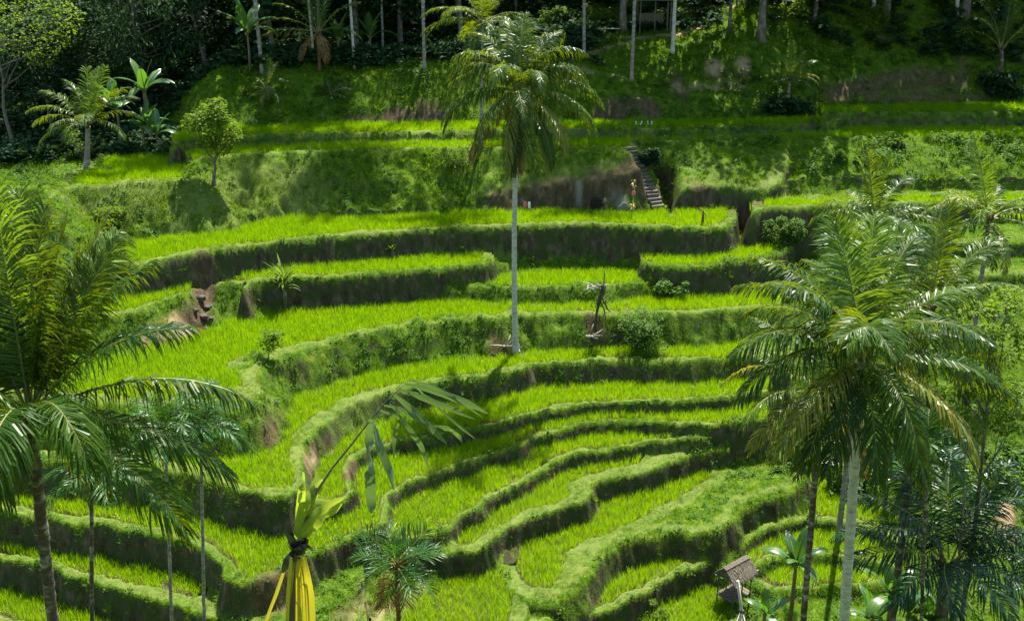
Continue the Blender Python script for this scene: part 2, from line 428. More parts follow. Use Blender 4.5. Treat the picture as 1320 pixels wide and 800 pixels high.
T5L = [(388,622),(395,640),(415,648),(440,643),(453,632),(447,618),(444,604),(452,590),(470,579),(500,571),(540,562),(590,553),(640,543),(690,531),(740,520),(807,515.5),(880,514.5),(955,506),(990,502)]
T6L = [(390,717),(405,713),(440,695),(475,682),(494,673),(494,657),(502,638),(520,624),(560,608),(627,586),(664,575),(682,563),(724,552),(774,543),(824,540.5),(880,543.5),(950,542),(985,539)]
T7L = [(486,676),(498,688),(515,693),(545,690),(575,678),(600,660),(640,634),(674,616),(706,599),(720,588),(740,582),(774,578),(807,573),(834,567),(874,565),(910,562)]
T8L = [(530,694),(545,703),(565,708),(590,709),(612,708),(628,699),(642,687),(674,671),(724,654),(754,643),(762,634),(760,624),(772,617),(794,612),(834,605),(862,593),(885,585),(940,577)]
T9L = [(624,706),(640,716),(652,735),(664,758),(682,772),(702,775),(728,765),(745,750),(757,729),(775,709),(800,695),(835,684),(870,682.5),(913,680),(938,668.5),(946,652),(962,642),(1000,633),(1020,629),(1032,618),(1035,604)]
T10L = [(475,835),(560,845),(640,835),(690,815),(700,795)]
T11L = [(735,800),(752,792),(775,785),(800,775),(820,765),(850,748),(880,734),(920,715),(963,697),(985,683),(1014,673),(1045,668.5),(1080,669),(1110,675),(1140,688),(1165,700)]
T12L = [(948,740),(960,733),(975,726),(992,717),(1030,713),(1088,715),(1130,721),(1160,728)]
T12BL = [(968,744),(980,752),(1000,757),(1030,757),(1060,755),(1100,750),(1140,752),(1170,757)]
T13L = [(800,815),(850,835),(905,832),(940,818),(952,795),(946,770)]
L1L = [(-80,648),(0,657),(67,664),(150,677.5),(217,691),(260,703),(284,722),(293,745),(318,752),(345,743),(370,731),(396,716)]
L2L = [(-80,705),(0,716),(67,730),(117,746),(167,762),(234,777),(270,788),(310,802),(370,815),(430,815),(470,800)]
L3L = [(-80,775),(0,800),(70,820),(150,845),(250,870)]
def up(P, dv): return [(u, v - dv) for u, v in P]

terrace('A1', -13.8, [(1058,152),(1066,146.5),(1100,145),(1200,144.5),(1320,145),(1480,146)], [(1062,137),(1200,133),(1480,133)], label='short grassy terrace at the upper right below the brown earth cut', rlabel='thin strip of shaded green rice highest up on the right')
terrace('A2', -14.3, A2L, [(222,173),(300,163),(440,157),(700,156),(960,153),(1090,149)], label='high terrace with a line of white ducks on its edge', rlabel='long strip of shaded rice below the grassy knoll with ducks beside it')
terrace('A3', -14.95, A3L, up(A2L[:8], 3) + [(818,170)], slope=0.85, label='high terrace whose broad grassy bank has a palm and a cave below', rlabel='narrow strip of rice behind the crown of the tall middle palm')
terrace('A3r', -14.95, A3R, [(812,168)] + up(A2L[8:11], 3) + [(1100,150),(1320,146),(1480,146)], slope=0.55, label='high terrace to the right of the earth stairs', rlabel='shaded rice with sunlit patches right of the earth stairs')
terrace('A0', -15.9, [(62,262),(75,248),(88,240.5),(117,239.5),(167,236),(230,232),(254,229.5),(262,224)], [(62,245),(100,215),(140,203),(200,200),(262,214)], slope=0.85, label='small terrace on the sunlit rounded spur at the left', rlabel='small bright rice plot beside the round tree',
        rp=[(92,236),(117,236),(167,232),(230,228),(253,226),(250,205),(215,200),(205,195),(165,195),(130,205),(100,225)])
terrace('bankL', -16, [(600,258),(640,250),(690,240),(760,232),(800,226),(846,214)], [(600,250),(690,193),(812,192),(846,200)], slope=4.5, rice=False, w=0.0, drop=0,
        plane=[(600,262,75.0),(840,216,75.6),(700,192,78.3)], label='grassy slope above the dark earth wall with a small cave')
terrace('bankR', -17, [(866,262),(868,246),(900,242),(940,240),(965,245),(985,246),(1002,238),(1012,222),(1016,205)], [(868,190),(930,186),(1016,188)], slope=4.5, rice=False, w=0.0, drop=0,
        plane=[(880,243,75.3),(960,245,75.3),(920,187,81.0)], label='grassy shoulder above a bare earth wall right of the gully')
terrace('A4', -18.4, [(970,272),(985,268.5),(1020,267),(1085,264.5),(1140,262),(1230,261),(1320,262),(1480,262)], [(970,255),(1085,248),(1480,240)], label='terrace behind the crowns of the right palms', rlabel='strip of rice behind the crowns of the right palms',
        rp=[(985,265.5),(1020,264),(1085,261.5),(1140,259.5),(1230,258.5),(1320,259),(1480,259),(1480,250),(1230,250),(1085,253),(990,257)])
terrace('L0', -18.5, [(-80,315),(10,308),(45,295),(55,280)], [(-80,262),(45,258),(55,265)], label='lower terrace at the left edge behind the big palm', rlabel='patch of rice at the left edge behind the big palm')
terrace('T1', -19.0, T1L, [(30,288),(100,284),(200,279),(330,272),(450,258),(600,252),(760,246),(948,252)], slope=4.5, w=0.7, label='long curved terrace with tall dark earth face below the cave', rlabel='long curved strip of rice at the foot of the cave wall')
terrace('T1r', -19.9, [(1130,318),(1200,313),(1320,311),(1480,312)], [(1130,285),(1480,282)], slope=4, rice=False, label='terrace beyond the right palms under a dark wall', rlabel='rice strip beyond the small yellowish palm on the right')
terrace('T2r', -21.0, [(1130,365),(1250,356),(1320,352),(1480,352)], [(1130,330),(1480,330)], slope=3, rice=False, label='terrace at the right edge above the light green tree', rlabel='rice strip at the right edge above the light green tree')
terrace('T2a', -21.0, T2AL, [(60,360),(170,352),(318,335)], slope=1.0, label='terrace ending at a muddy washout at the left', rlabel='curved rice strip at the left ending by the muddy washout')
terrace('T2b', -20.75, T2BL, [(312,340),(440,322),(632,312)], slope=4.0, label='terrace with a spiky plant growing on its edge', rlabel='straight rice strip behind the spiky plant')
terrace('T2d', -20.9, T2DL, [(825,310),(945,300),(1019,300)], slope=4.0, label='terrace rounding the right corner under the long wall', rlabel='rice strip rounding the right corner under the long wall')
terrace('T15', -21.3, T15L, [(622,318),(700,312),(840,318)], slope=0.9, rice=False, label='narrow grassy ledge behind the tall middle palm')
terrace('T2c', -22.0, T2CL, [(580,350),(640,338),(774,335),(853,340)], slope=1.4, label='short terrace above the dead vine-covered stump', rlabel='short rice strip above the dead vine-covered stump')
terrace('T3', -22.8, T3L, [(-80,470),(60,440),(180,440),(260,400),(318,375),(440,368),(580,368),(664,378)], slope=1.25, w=0.7, round=0.25, label='wide curved terrace left of the tall middle palm', rlabel='broad sweep of rice left of the tall middle palm',
        rp=[(-60,495),(60,501),(150,509),(250,515),(298,505),(311,494),(303,478),(292,468),(335,453),(384,442),(440,430),(507,416),(573,406.5),(640,402.5),(657,398),(655,380),(560,370),(440,370),(330,370),(240,395),(180,420),(120,430),(60,430),(-60,430)])
terrace('T3b', -22.9, T3BL, [(664,385),(760,372),(853,365),(1010,360)], slope=1.5, label='terrace with the dead stump standing on its edge', rlabel='rice strip behind the dead stump')
terrace('T4', -24.8, T4L, [(-80,540),(60,545),(240,540),(320,505),(350,455),(440,428),(664,395),(1010,385)], slope=2.4, w=0.8, round=0.12, label='long winding terrace bending round at the left', rlabel='long winding band of rice bending round at the left',
        rp=[(-60,572),(60,580),(150,588),(240,598),(272,608),(300,619),(334,628),(376,626),(379,612),(370,595),(372,575),(384,553),(405,535),(440,514),(473,503),(517,494),(563,486),(627,478),(674,468),(700,466),(740,463),(797,459),(880,459),(958,456),(958,425),(880,425),(797,430),(700,440),(664,440),(600,450),(520,460),(440,475),(380,490),(340,520),(300,550),(272,560),(240,560),(150,550),(60,545),(-60,540)])
terrace('T5', -26.1, T5L, up(T4L[8:], 12), slope=4.2, label='winding terrace below the foot of the tall middle palm', rlabel='winding band of rice below the foot of the tall middle palm', w=0.32, round=0.12)
terrace('L1', -26.6, L1L, [(-80,565),(60,570),(230,590),(340,615),(390,640),(398,690)], slope=3.6, w=0.5, round=0.12, label='lower left terrace behind the slim areca trunks', rlabel='broad bright rice band behind the slim areca trunks')
terrace('T6', -26.8, T6L, [(390,640)] + up(T5L[2:], 8), slope=4.2, label='terrace behind the yellow palm-leaf strips', rlabel='rice band running up from the yellow palm-leaf decoration', w=0.32, round=0.12)
terrace('T7', -27.5, T7L, [(486,660)] + up(T6L[4:14], 10) + [(910,530)], slope=4.2, label='narrow winding terrace above the small fan-shaped palm', rlabel='rice band running up from the small fan-shaped palm', w=0.32, round=0.12)
terrace('T8', -28.25, T8L, [(530,680)] + up(T7L[3:], 10) + [(940,550)], slope=4.2, label='narrow winding terrace with an S-shaped edge', rlabel='narrow S-shaped rice band above the large round plot', w=0.32, round=0.12,
        rp=[(590,699),(606,700),(618,692),(640,677),(674,660),(724,644),(736,634),(733,624),(745,614),(790,602),(828,594),(829,578),(800,578),(760,584),(735,590),(700,606),(660,630),(620,660),(592,680)])
terrace('L2', -28.2, L2L, [(-80,645),(150,665),(260,690),(290,735),(345,735),(400,705),(470,690)], slope=3.6, w=0.5, round=0.12, label='lower left terrace beneath the broad rice band', rlabel='rice band at the lower left crossed by areca trunks',
        rp=[(-60,700),(0,710),(67,722),(117,737),(167,750),(234,762),(262,768),(262,735),(200,705),(130,690),(60,680),(0,670),(-60,670)])
terrace('T9', -29.4, T9L, [(624,690)] + up(T8L[5:], 10) + [(1035,575)], slope=2.6, w=0.7, round=0.3, label='large terrace with wide grassy ground at its right', rlabel='large spoon-shaped rice plot with a wet corner',
        rp=[(664,704),(661,722),(668,742),(682,755),(700,759),(720,750),(727,732),(729,714),(745,701),(780,688),(812,672),(845,655),(880,635),(917,612),(910,600),(870,600),(820,612),(790,625),(755,640),(715,665),(690,690)])
terrace('T10', -29.5, T10L, [(475,790),(520,770),(570,722),(626,700),(655,735),(680,790)], slope=2, w=0.3, round=0.3, label='lowest middle terrace at the bottom of the picture', rlabel='bright rice plot at the bottom behind the small fan-shaped palm',
        rp=[(500,815),(530,778),(566,727),(600,718),(627,715),(648,722),(662,742),(665,765),(655,790),(640,825)])
terrace('L3', -29.7, L3L, [(-80,715),(60,735),(150,765),(250,790)], slope=2.2, w=0.4, round=0.25, label='lowest terrace at the bottom left corner', rlabel='rice in the bottom left corner behind the big palm trunk')
terrace('T11', -30.8, T11L, [(735,760),(760,720),(800,690),(900,665),(940,640),(1030,600),(1100,625),(1165,665)], slope=3.6, w=0.45, round=0.12, label='curved terrace rising behind the thatched hut', rlabel='curved rice band rising behind the thatched hut')
terrace('T12', -31.3, T12L, [(948,725),(1000,670),(1080,658),(1160,695)], slope=1.6, w=0.3, round=0.2, label='small terrace behind the bright banana plant', rlabel='small rice strip behind the bright banana plant')
terrace('T12b', -31.75, T12BL, [(968,735),(1000,705),(1090,700),(1170,725)], slope=1.6, w=0.3, round=0.2, label='small terrace right of the thatched hut', rlabel='small shaded rice patch right of the thatched hut')
terrace('T13', -32.0, T13L, [(760,790),(800,765),(850,745),(900,748),(946,760)], slope=1.6, w=0.35, round=0.25, label='lowest terrace in front of the thatched hut', rlabel='rice patch at the bottom edge in front of the thatched hut')

# ------------------------------------------------------------------ base hillside: a smooth surface through measured points
CP = []
for T in TERR:
    L = T['lip']; n = len(L)
    for i in range(0, n, 6):
        a = L[max(i - 1, 0)]; b = L[min(i + 1, n - 1)]; t = b - a; nn = np.array((t[1], -t[0])); nn = nn / (np.linalg.norm(nn) + 1e-9)
        p = L[i] + nn * 0.5
        CP.append((p[0], p[1], float(T['zf'](np.array([p[0]]), np.array([p[1]]))[0]) - 0.7))
for u, v, D in [(260,152,84),(240,120,89.5),(300,120,88),(300,90,92),(400,150,85.5),(400,120,88),(400,85,92),(550,150,86),(550,115,88.7),(550,83,92),(700,150,86.5),
                (700,115,89),(740,88,92),(800,128,89),(850,140,88.4),(940,152,87.2),(300,82,100),(400,78,101),(550,76,101),(820,100,93),(900,132,90),(900,90,93.5),(900,50,97),
                (755,50,97),(800,47,98),(870,45,98),(1000,132,89.8),(1000,100,92.3),(1000,50,96.5),(1000,10,99.8),(1100,128,91.5),(1100,80,95),(1100,30,99),(1100,0,101.5),
                (1320,128,92.5),(1320,80,96),(1320,20,101),(1480,128,92.5),(1480,60,98),(760,42,104),(850,40,104),(930,10,104),
                (215,200,83),(150,190,86),(30,205,84),(190,165,94),(60,130,100),(150,110,106),(232,165,89),(-20,240,76),(40,235,78),(-120,240,80),(-120,180,92),
                (1320,585,50),(1300,700,44),(1320,800,40),(1200,645,46),(1110,600,51),(1040,560,53),(1010,500,56),(1000,420,62),(1000,360,66.5),(975,310,71),(1090,430,60),(1250,430,59),
                (1150,340,68),(1450,600,49),(1450,430,59),(1200,760,42),(1060,790,42.5),(1110,520,54.5),(1320,520,54.5),(520,800,40.5),(440,775,41.5),(720,795,41.3)]:
    p = at_d(u, v, D); CP.append(tuple(p))
for x, y, z in [(-75,115,-9),(-40,115,-9),(-10,115,-8),(20,112,-3),(45,112,1),(75,112,2),(-80,138,3),(-30,138,3),(10,138,4),(50,138,8),(85,138,9),(-90,172,22),(-30,172,22),(30,172,22),(90,172,24),
                (-30,34,-32.5),(-15,34,-33),(0,34,-33.5),(15,34,-33.5),(30,34,-33.5),(-30,24,-33.5),(0,24,-34),(30,24,-34),(-20,14,-33),(20,14,-33),(-70,60,-25),(-60,45,-29),(65,55,-26),(70,75,-19),(-70,78,-16),(55,42,-32)]:
    CP.append((x, y, z))
CP = np.array(CP)
def mq(r2): return np.sqrt(r2 + 4.0)
d2 = ((CP[:, None, :2] - CP[None, :, :2]) ** 2).sum(-1)
K = mq(d2) - 0.25 * np.eye(len(CP))
n_ = len(CP)
Pm = np.c_[np.ones(n_), CP[:, :2]]
AA = np.block([[K, Pm], [Pm.T, np.zeros((3, 3))]])
sol = np.linalg.solve(AA, np.r_[CP[:, 2], 0, 0, 0])
def base_z(x, y):
    out = sol[n_] + sol[n_ + 1] * x + sol[n_ + 2] * y
    for k in range(n_):
        out = out + sol[k] * np.sqrt((x - CP[k, 0]) ** 2 + (y - CP[k, 1]) ** 2 + 4.0)
    return out

# ------------------------------------------------------------------ grid
s_in = np.linspace(-0.52, 0.52, 620)
s_out = np.linspace(0.525, 0.72, 30)
S = np.r_[-s_out[::-1], s_in, s_out]
ys = [-40, -25, -12, -5, -2, 0, 1, 2, 3, 4.5, 6, 8, 10, 12, 14, 16, 18, 20, 22]
y = 22.0
while y < 30: y += 0.35; ys.append(y)
while y < 76: y += 0.0027 * y; ys.append(y)
while y < 104: y += 0.0034 * y; ys.append(y)
while y < 175: y += 0.9; ys.append(y)
Y1 = np.array(ys)
NY, NX = len(Y1), len(S)
def xs_of(yy): return np.maximum(yy, 24) + 14.0
X = S[None, :] * xs_of(Y1)[:, None]
Y = np.repeat(Y1[:, None], NX, 1)
WX = X + 0.16 * noise(X * 0.9, Y * 0.9, 3) + 0.09 * noise(X * 2.7, Y * 2.7, 4)
WY = Y + 0.16 * noise(X * 0.9, Y * 0.9, 5) + 0.09 * noise(X * 2.7, Y * 2.7, 6)
SLN = np.exp(0.22 * noise(X * 0.55, Y * 0.55, 9) + 0.12 * noise(X * 2, Y * 2, 10)) * 1.1

def inside(px, py, poly):
    c = np.zeros(px.shape, bool); n = len(poly)
    j = n - 1
    for i in range(n):
        xi, yi = poly[i]; xj, yj = poly[j]
        if yi != yj:
            cond = ((yi > py) != (yj > py)) & (px < (xj - xi) * (py - yi) / (yj - yi) + xi)
            c ^= cond
        j = i
    return c
def seg_dist(px, py, P, closed=False):
    d = np.full(px.shape, 1e9)
    n = len(P)
    for i in range(n if closed else n - 1):
        a = P[i]; b = P[(i + 1) % n]; e = b - a; L2 = e.dot(e)
        if L2 < 1e-9: continue
        t = np.clip(((px - a[0]) * e[0] + (py - a[1]) * e[1]) / L2, 0, 1)
        dd = (px - a[0] - t * e[0]) ** 2 + (py - a[1] - t * e[1]) ** 2
        np.minimum(d, dd, out=d)
    return np.sqrt(d)

H = np.full(X.shape, -1e3); W = np.full(X.shape, -1, np.int32)
DIN = np.zeros(X.shape); INS = np.zeros(X.shape, bool); INW = np.zeros(X.shape, bool); CAP = np.full(X.shape, 1e3)
RP = np.zeros(X.shape, bool); PD = np.zeros(X.shape)
for k, T in enumerate(TERR):
    P = T['poly']; mg = 16.0
    x0, y0 = P.min(0) - mg; x1, y1 = P.max(0) + mg
    r0, r1 = np.searchsorted(Y1, (y0, y1)); r1 = max(r1, r0 + 1)
    sub = (slice(r0, r1), slice(None))
    xm = (X[sub] > x0) & (X[sub] < x1)
    if not xm.any(): continue
    ii, jj = np.nonzero(xm); ii = ii + r0
    px, py = WX[ii, jj], WY[ii, jj]
    ins = inside(px, py, P)
    dl = seg_dist(px, py, T['lip'])
    # a slope falls only from the traced front edge; the hidden back edge belongs to the terrace above
    z = T['zf'](px, py)
    out = ~ins
    rd = T['round'] * (1 + 0.5 * noise(px * 1.3, py * 1.3, 12))          # rounded grassy shoulder before the steep face
    h = np.where(ins, z, z - T['slope'] * SLN[ii, jj] * np.maximum(dl - rd, 0) - 0.55 * np.minimum(dl, rd))
    din = dl
    if T['rp'] is not None:
        ir = inside(px, py, T['rp']); dr = seg_dist(px, py, T['rp'], True); din = np.where(ir, dr + T['w'] - 0.02, 0)
        PD[ii, jj] = np.where(ins, np.where(ir, 0, np.minimum(dr, dl + .35)), PD[ii, jj])
    if T['drop'] > 0:
        t = np.clip((din - T['w'] + 0.1) / 0.16, 0, 1)
        prof = 0.05 * np.clip(dl / 0.25, 0, 1) - T['drop'] * t - 0.05 * t
        h = np.where(ins, z - 0.05 + prof, h)
    okk = ins | (dl < 4.5)
    h = np.where(okk, h, -1e3)
    better = h > H[ii, jj]
    a, b = ii[better], jj[better]
    H[a, b] = h[better]; W[a, b] = k; DIN[a, b] = din[better]; INW[a, b] = ins[better]
    if T['rp'] is not None:
        RP[a, b] = inside(px[better], py[better], T['rp'])
    else:
        RP[a, b] = True
    INS[ii[ins], jj[ins]] = True
    dp_ = seg_dist(px, py, P, True)
    cv = z + 0.03 + 0.95 * dp_
    CAP[ii, jj] = np.minimum(CAP[ii, jj], cv)
BZ = base_z(X, Y)
BZ = BZ + 0.35 * fbm(X * 0.25, Y * 0.25, 21) * np.clip((Y - 20) / 10, 0, 1)
BE = np.minimum(BZ, np.where(INS, -1e3, CAP))
usb = BE > H
H = np.where(usb, BE, H); W[usb] = -1; INW[usb] = False
# the viewer's own hillside
CH = np.where(Y < 1.2, -1.75, -1.75 - 1.8 * (Y - 1.2))
ch = (CH > H) & (Y < 26)
H[ch] = CH[ch]; W[ch] = -1; INW[ch] = False
PADDY = INW & (np.array([t['drop'] for t in TERR] + [0])[W] > 0) & (DIN > np.array([t['w'] for t in TERR] + [0])[W])
bank = ~PADDY
# gully and washout are cut into the ground
def cut(pts, width, dep, zr=None):
    P = np.array([hit0(*p)[:2] for p in pts]); P = catmull(P)
    d = seg_dist(X, Y, P)
    return np.exp(-(d / width) ** 2) * dep
def sample(x, y):
    """height of the finished ground at (x, y)"""
    j = np.searchsorted(Y1, y) - 1; j = int(min(max(j, 0), NY - 2)); ty = (y - Y1[j]) / (Y1[j + 1] - Y1[j])
    r = []
    for q in (j, j + 1):
        s = x / xs_of(Y1[q]); i = int(min(max(np.searchsorted(S, s) - 1, 0), NX - 2)); tx = (s - S[i]) / (S[i + 1] - S[i])
        tx = min(max(tx, 0), 1)
        r.append(H[q, i] * (1 - tx) + H[q, i + 1] * tx)
    return r[0] * (1 - ty) + r[1] * ty
def hit0(u, v, d0=26.0):
    d = ray(u, v); t = d0 / d[1]
    while t < 200:
        p = d * t
        if sample(p[0], p[1]) > p[2]:
            a, b = t - 0.25, t
            for _ in range(12):
                m = (a + b) / 2; q = d * m
                if sample(q[0], q[1]) > q[2]: b = m
                else: a = m
            return d * b
        t += 0.25
    return d * 110
# ramp under the earth stairs
ST0, ST1 = at_d(811, 190, 78.9), at_d(849, 269, 74.9)
_e = (ST1 - ST0)[:2]; _t = np.clip(((X - ST0[0]) * _e[0] + (Y - ST0[1]) * _e[1]) / _e.dot(_e), 0, 1)
_d = np.hypot(X - ST0[0] - _t * _e[0], Y - ST0[1] - _t * _e[1]); _lh = ST0[2] + (ST1[2] - ST0[2]) * _t - 0.12
_k = np.clip((1.0 - _d) / 0.4, 0, 1) * (Y > ST1[1] + .1)
H = H * (1 - _k) + _lh * _k
H -= cut([(836,196),(852,214),(861,236),(864,262)], 0.6, 2.4) * (H > -18.85) * (1 - _k)
H -= cut([(268,368),(258,385),(262,408),(250,425)], 0.55, 0.8)
# loose relief on banks
rel = 0.13 * fbm(X * 1.0, Y * 1.0, 31) + 0.07 * noise(X * 3.4, Y * 3.4, 33)
H = H + np.where(PADDY, 0.0, rel * np.clip((Y - 18) / 10, 0, 1))
hit = hit0

EARTH = np.zeros(X.shape); TAN = np.zeros(X.shape); LIME = np.zeros(X.shape)
EN = fbm(X * 0.8, Y * 0.8, 41)
def patch(arr, pts, rad, amt=1.0, rough=0.6):
    P = np.array([hit(*p)[:2] for p in pts])
    d = seg_dist(X, Y, P) if len(P) > 1 else np.hypot(X - P[0, 0], Y - P[0, 1])
    a = np.clip(1.6 * (1 - (d / rad)) + rough * EN, 0, 1) * amt
    a[d > rad * 1.8] = 0
    np.maximum(arr, a, out=arr)
patch(EARTH, [(500,152),(540,148),(575,150)], 1.0); patch(EARTH, [(540,138),(560,140)], 0.9, 0.8); patch(EARTH, [(450,154),(500,154)], 0.5, .8)
patch(EARTH, [(770,146),(800,148),(845,150)], 0.9); patch(EARTH, [(790,135),(845,138)], 0.9, 0.9)
patch(EARTH, [(868,100),(878,118)], 1.0, 0.9); patch(TAN, [(870,112)], 0.8, 0.6)
patch(EARTH, [(918,98),(962,96)], .7, .7); patch(TAN, [(914,84),(926,84),(920,92)], .62, .9, .5); patch(TAN, [(950,82),(962,82),(958,90)], .62, .9, .5)
patch(EARTH, [(1065,122),(1120,112),(1180,102),(1240,104)], 1.2, .9); patch(EARTH, [(1120,128),(1200,125),(1270,130)], 1.0, .7); patch(EARTH, [(1236,70),(1245,100)], 1.0, .6)
patch(EARTH, [(1132,46),(1140,52)], 0.7, .8)
patch(TAN, [(735,78),(775,63),(815,54)], 0.35, .8, .3); patch(TAN, [(745,46),(800,47.5),(870,45)], 0.55, .9, .3); patch(TAN, [(872,45),(895,38),(912,22),(922,9),(945,9)], 0.7, .9, .3)
patch(TAN, [(890,112),(960,112)], 0.4, .5); patch(TAN, [(740,87),(775,94),(812,103)], 0.3, .4, .3)
patch(EARTH, [(268,368),(258,385),(262,408),(245,428)], 0.9); patch(TAN, [(190,445),(215,430),(240,432)], 0.9, 0.8)
patch(EARTH, [(640,270),(700,258),(770,255),(845,250)], 1.2, 0.9); patch(EARTH, [(900,262),(980,262)], 1.1, 0.9)
patch(EARTH, [(690,272),(800,270)], 0.5, .8)
patch(EARTH, [(350,548),(346,566)], 0.5, .9); patch(TAN, [(396,600),(404,585)], 0.25, .7); patch(EARTH, [(447,612),(456,598)], 0.4, .9)
patch(EARTH, [(640,445),(662,452)], 0.8, .8); patch(EARTH, [(770,430),(765,418)], 0.7, .8)
patch(EARTH, [(440,792),(480,786),(510,778)], 0.7, .7); patch(TAN, [(455,795),(505,782)], 0.3, .35)
patch(EARTH, [(1298,660),(1300,690)], 0.9, .9); patch(TAN, [(1298,655),(1300,685)], 0.5, .9)
patch(EARTH, [(340,770),(370,765),(390,770)], 0.7, .8)
patch(LIME, [(746,240),(748,252)], .28, .4, 1.8); patch(LIME, [(786,246),(797,258),(803,262)], .45, .42, 2.0); patch(LIME, [(775,260),(783,264)], .2, .35, 1.8)
DRY_LIT = np.zeros(X.shape); patch(DRY_LIT, [(110,275),(170,262),(250,262),(340,235),(395,262)], 2.6, .85, .9); patch(DRY_LIT, [(900,215),(950,230)], 1.6, .6, .9); patch(DRY_LIT, [(350,520),(335,545)], .8, .7, .8); patch(DRY_LIT, [(470,520),(430,545)], .8, .6, .8)  # dry yellowish grass, with sunlight on the slopes painted in as paler colour
MUD = PADDY.astype(float)
BUND = (INW & ~PADDY & (DIN < 1.3) & (PD < .85)).astype(float) * np.clip(0.75 + 0.6 * EN, 0.2, 1)
BUND = np.maximum(BUND, DRY_LIT)

# ------------------------------------------------------------------ split into terrace pieces and link
idx = np.arange(NY * NX).reshape(NY, NX)
Q = np.stack([idx[:-1, :-1], idx[:-1, 1:], idx[1:, 1:], idx[1:, :-1]], -1).reshape(-1, 4)
WF = W[:-1, :-1].reshape(-1)
VV = np.stack([X, Y, H], -1).reshape(-1, 3)
def ground_piece(name, sel):
    q = Q[sel]; used = np.unique(q); mp = np.zeros(NY * NX, np.int64); mp[used] = np.arange(len(used))
    me = mesh_np(name, VV[used], mp[q], [M['terrain']], smooth=True)
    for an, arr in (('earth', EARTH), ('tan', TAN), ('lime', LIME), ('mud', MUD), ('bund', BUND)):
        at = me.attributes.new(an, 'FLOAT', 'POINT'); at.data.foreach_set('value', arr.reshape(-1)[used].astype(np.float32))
    return link(name, me)
tag(ground_piece('hillside', WF == -1), 'grassy hillside and valley ground around the rice terraces', kind='structure')
for k, T in enumerate(TERR):
    sel = WF == k
    if sel.sum() > 20:
        tag(ground_piece('terrace', sel), T['label'], kind='structure')
# ================================================================== RICE AND GRASS (too many to count)
def blade_tuft(name, n, hgt, spread, wid, bend, mat, seed, lean=0.35, seg=3):
    r = np.random.default_rng(seed); V = []; F = []
    for i in range(n):
        a = r.uniform(0, 2 * math.pi); q = spread * math.sqrt(r.uniform(0, 1))
        b = np.array((math.cos(a) * q, math.sin(a) * q, -0.02)); h = hgt * r.uniform(0.65, 1.1)
        az = a + r.normal(0, 0.8); ln = lean * r.uniform(0.1, 1.0); d = np.array((math.cos(az), math.sin(az), 0))
        wv = np.array((-d[1], d[0], 0)); fa = r.uniform(0, math.pi); wv = wv * math.cos(fa) + d * math.sin(fa) * 0.7
        base = len(V)
        for k in range(seg + 1):
            t = k / seg
            p = b + np.array((0, 0, h * (t - 0.25 * bend * t * t))) + d * (ln * h * t + bend * h * 0.5 * t * t)
            w = wid * (1 - t) ** 0.7 * (0.8 + 0.4 * min(t * 3, 1))
            if k == seg: V.append(p)
            else: V.append(p - wv * w); V.append(p + wv * w)
        for k in range(seg - 1): F.append((base + 2 * k, base + 2 * k + 1, base + 2 * k + 3, base + 2 * k + 2))
        F.append((base + 2 * seg - 2, base + 2 * seg - 1, base + 2 * seg))
    return mesh_np(name, V, F, [mat])
def leafy_tuft(name, n, hgt, lsize, mat, seed):
    r = np.random.default_rng(seed); V = []; F = []
    for i in range(n):
        p = np.array((r.normal(0, hgt * .4), r.normal(0, hgt * .4), r.uniform(0.1, 1) * hgt))
        u = r.normal(0, 1, 3); u[2] = abs(u[2]) * .4 - .1; u /= np.linalg.norm(u); w = np.cross(u, (r.normal(0, .4), r.normal(0, .4), 1)); w /= np.linalg.norm(w) + 1e-6
        l = lsize * r.uniform(.6, 1.3); b = len(V)
        V += [p, p + u * l * .45 + w * l * .33, p + u * l - np.array((0, 0, l * .2)), p + u * l * .45 - w * l * .33]
        F.append((b, b + 1, b + 2, b + 3))
    return mesh_np(name, V, F, [mat])
SRC = {}
def src(key, meshes):
    SRC[key] = [bpy.data.objects.new(m.name, m) for m in meshes]     # shapes the scatter reads; never placed in the scene
src('rice', [blade_tuft('rice_tuft', 14, 0.60, 0.080, 0.0095, 0.30, M['rice'], 100 + i, 0.22) for i in range(4)])
src('grass', [blade_tuft('grass_tuft', 15, 0.20, 0.10, 0.0085, 0.55, M['grass'], 200 + i, 0.6, 2) for i in range(4)])
src('short', [blade_tuft('short_tuft', 18, 0.10, 0.11, 0.0075, 0.6, M['bund'], 250 + i, 0.8, 2) for i in range(3)])
src('weed', [leafy_tuft('weed_tuft', 16, 0.20, 0.11, M['weed'], 300 + i) for i in range(3)])
_gn = {}
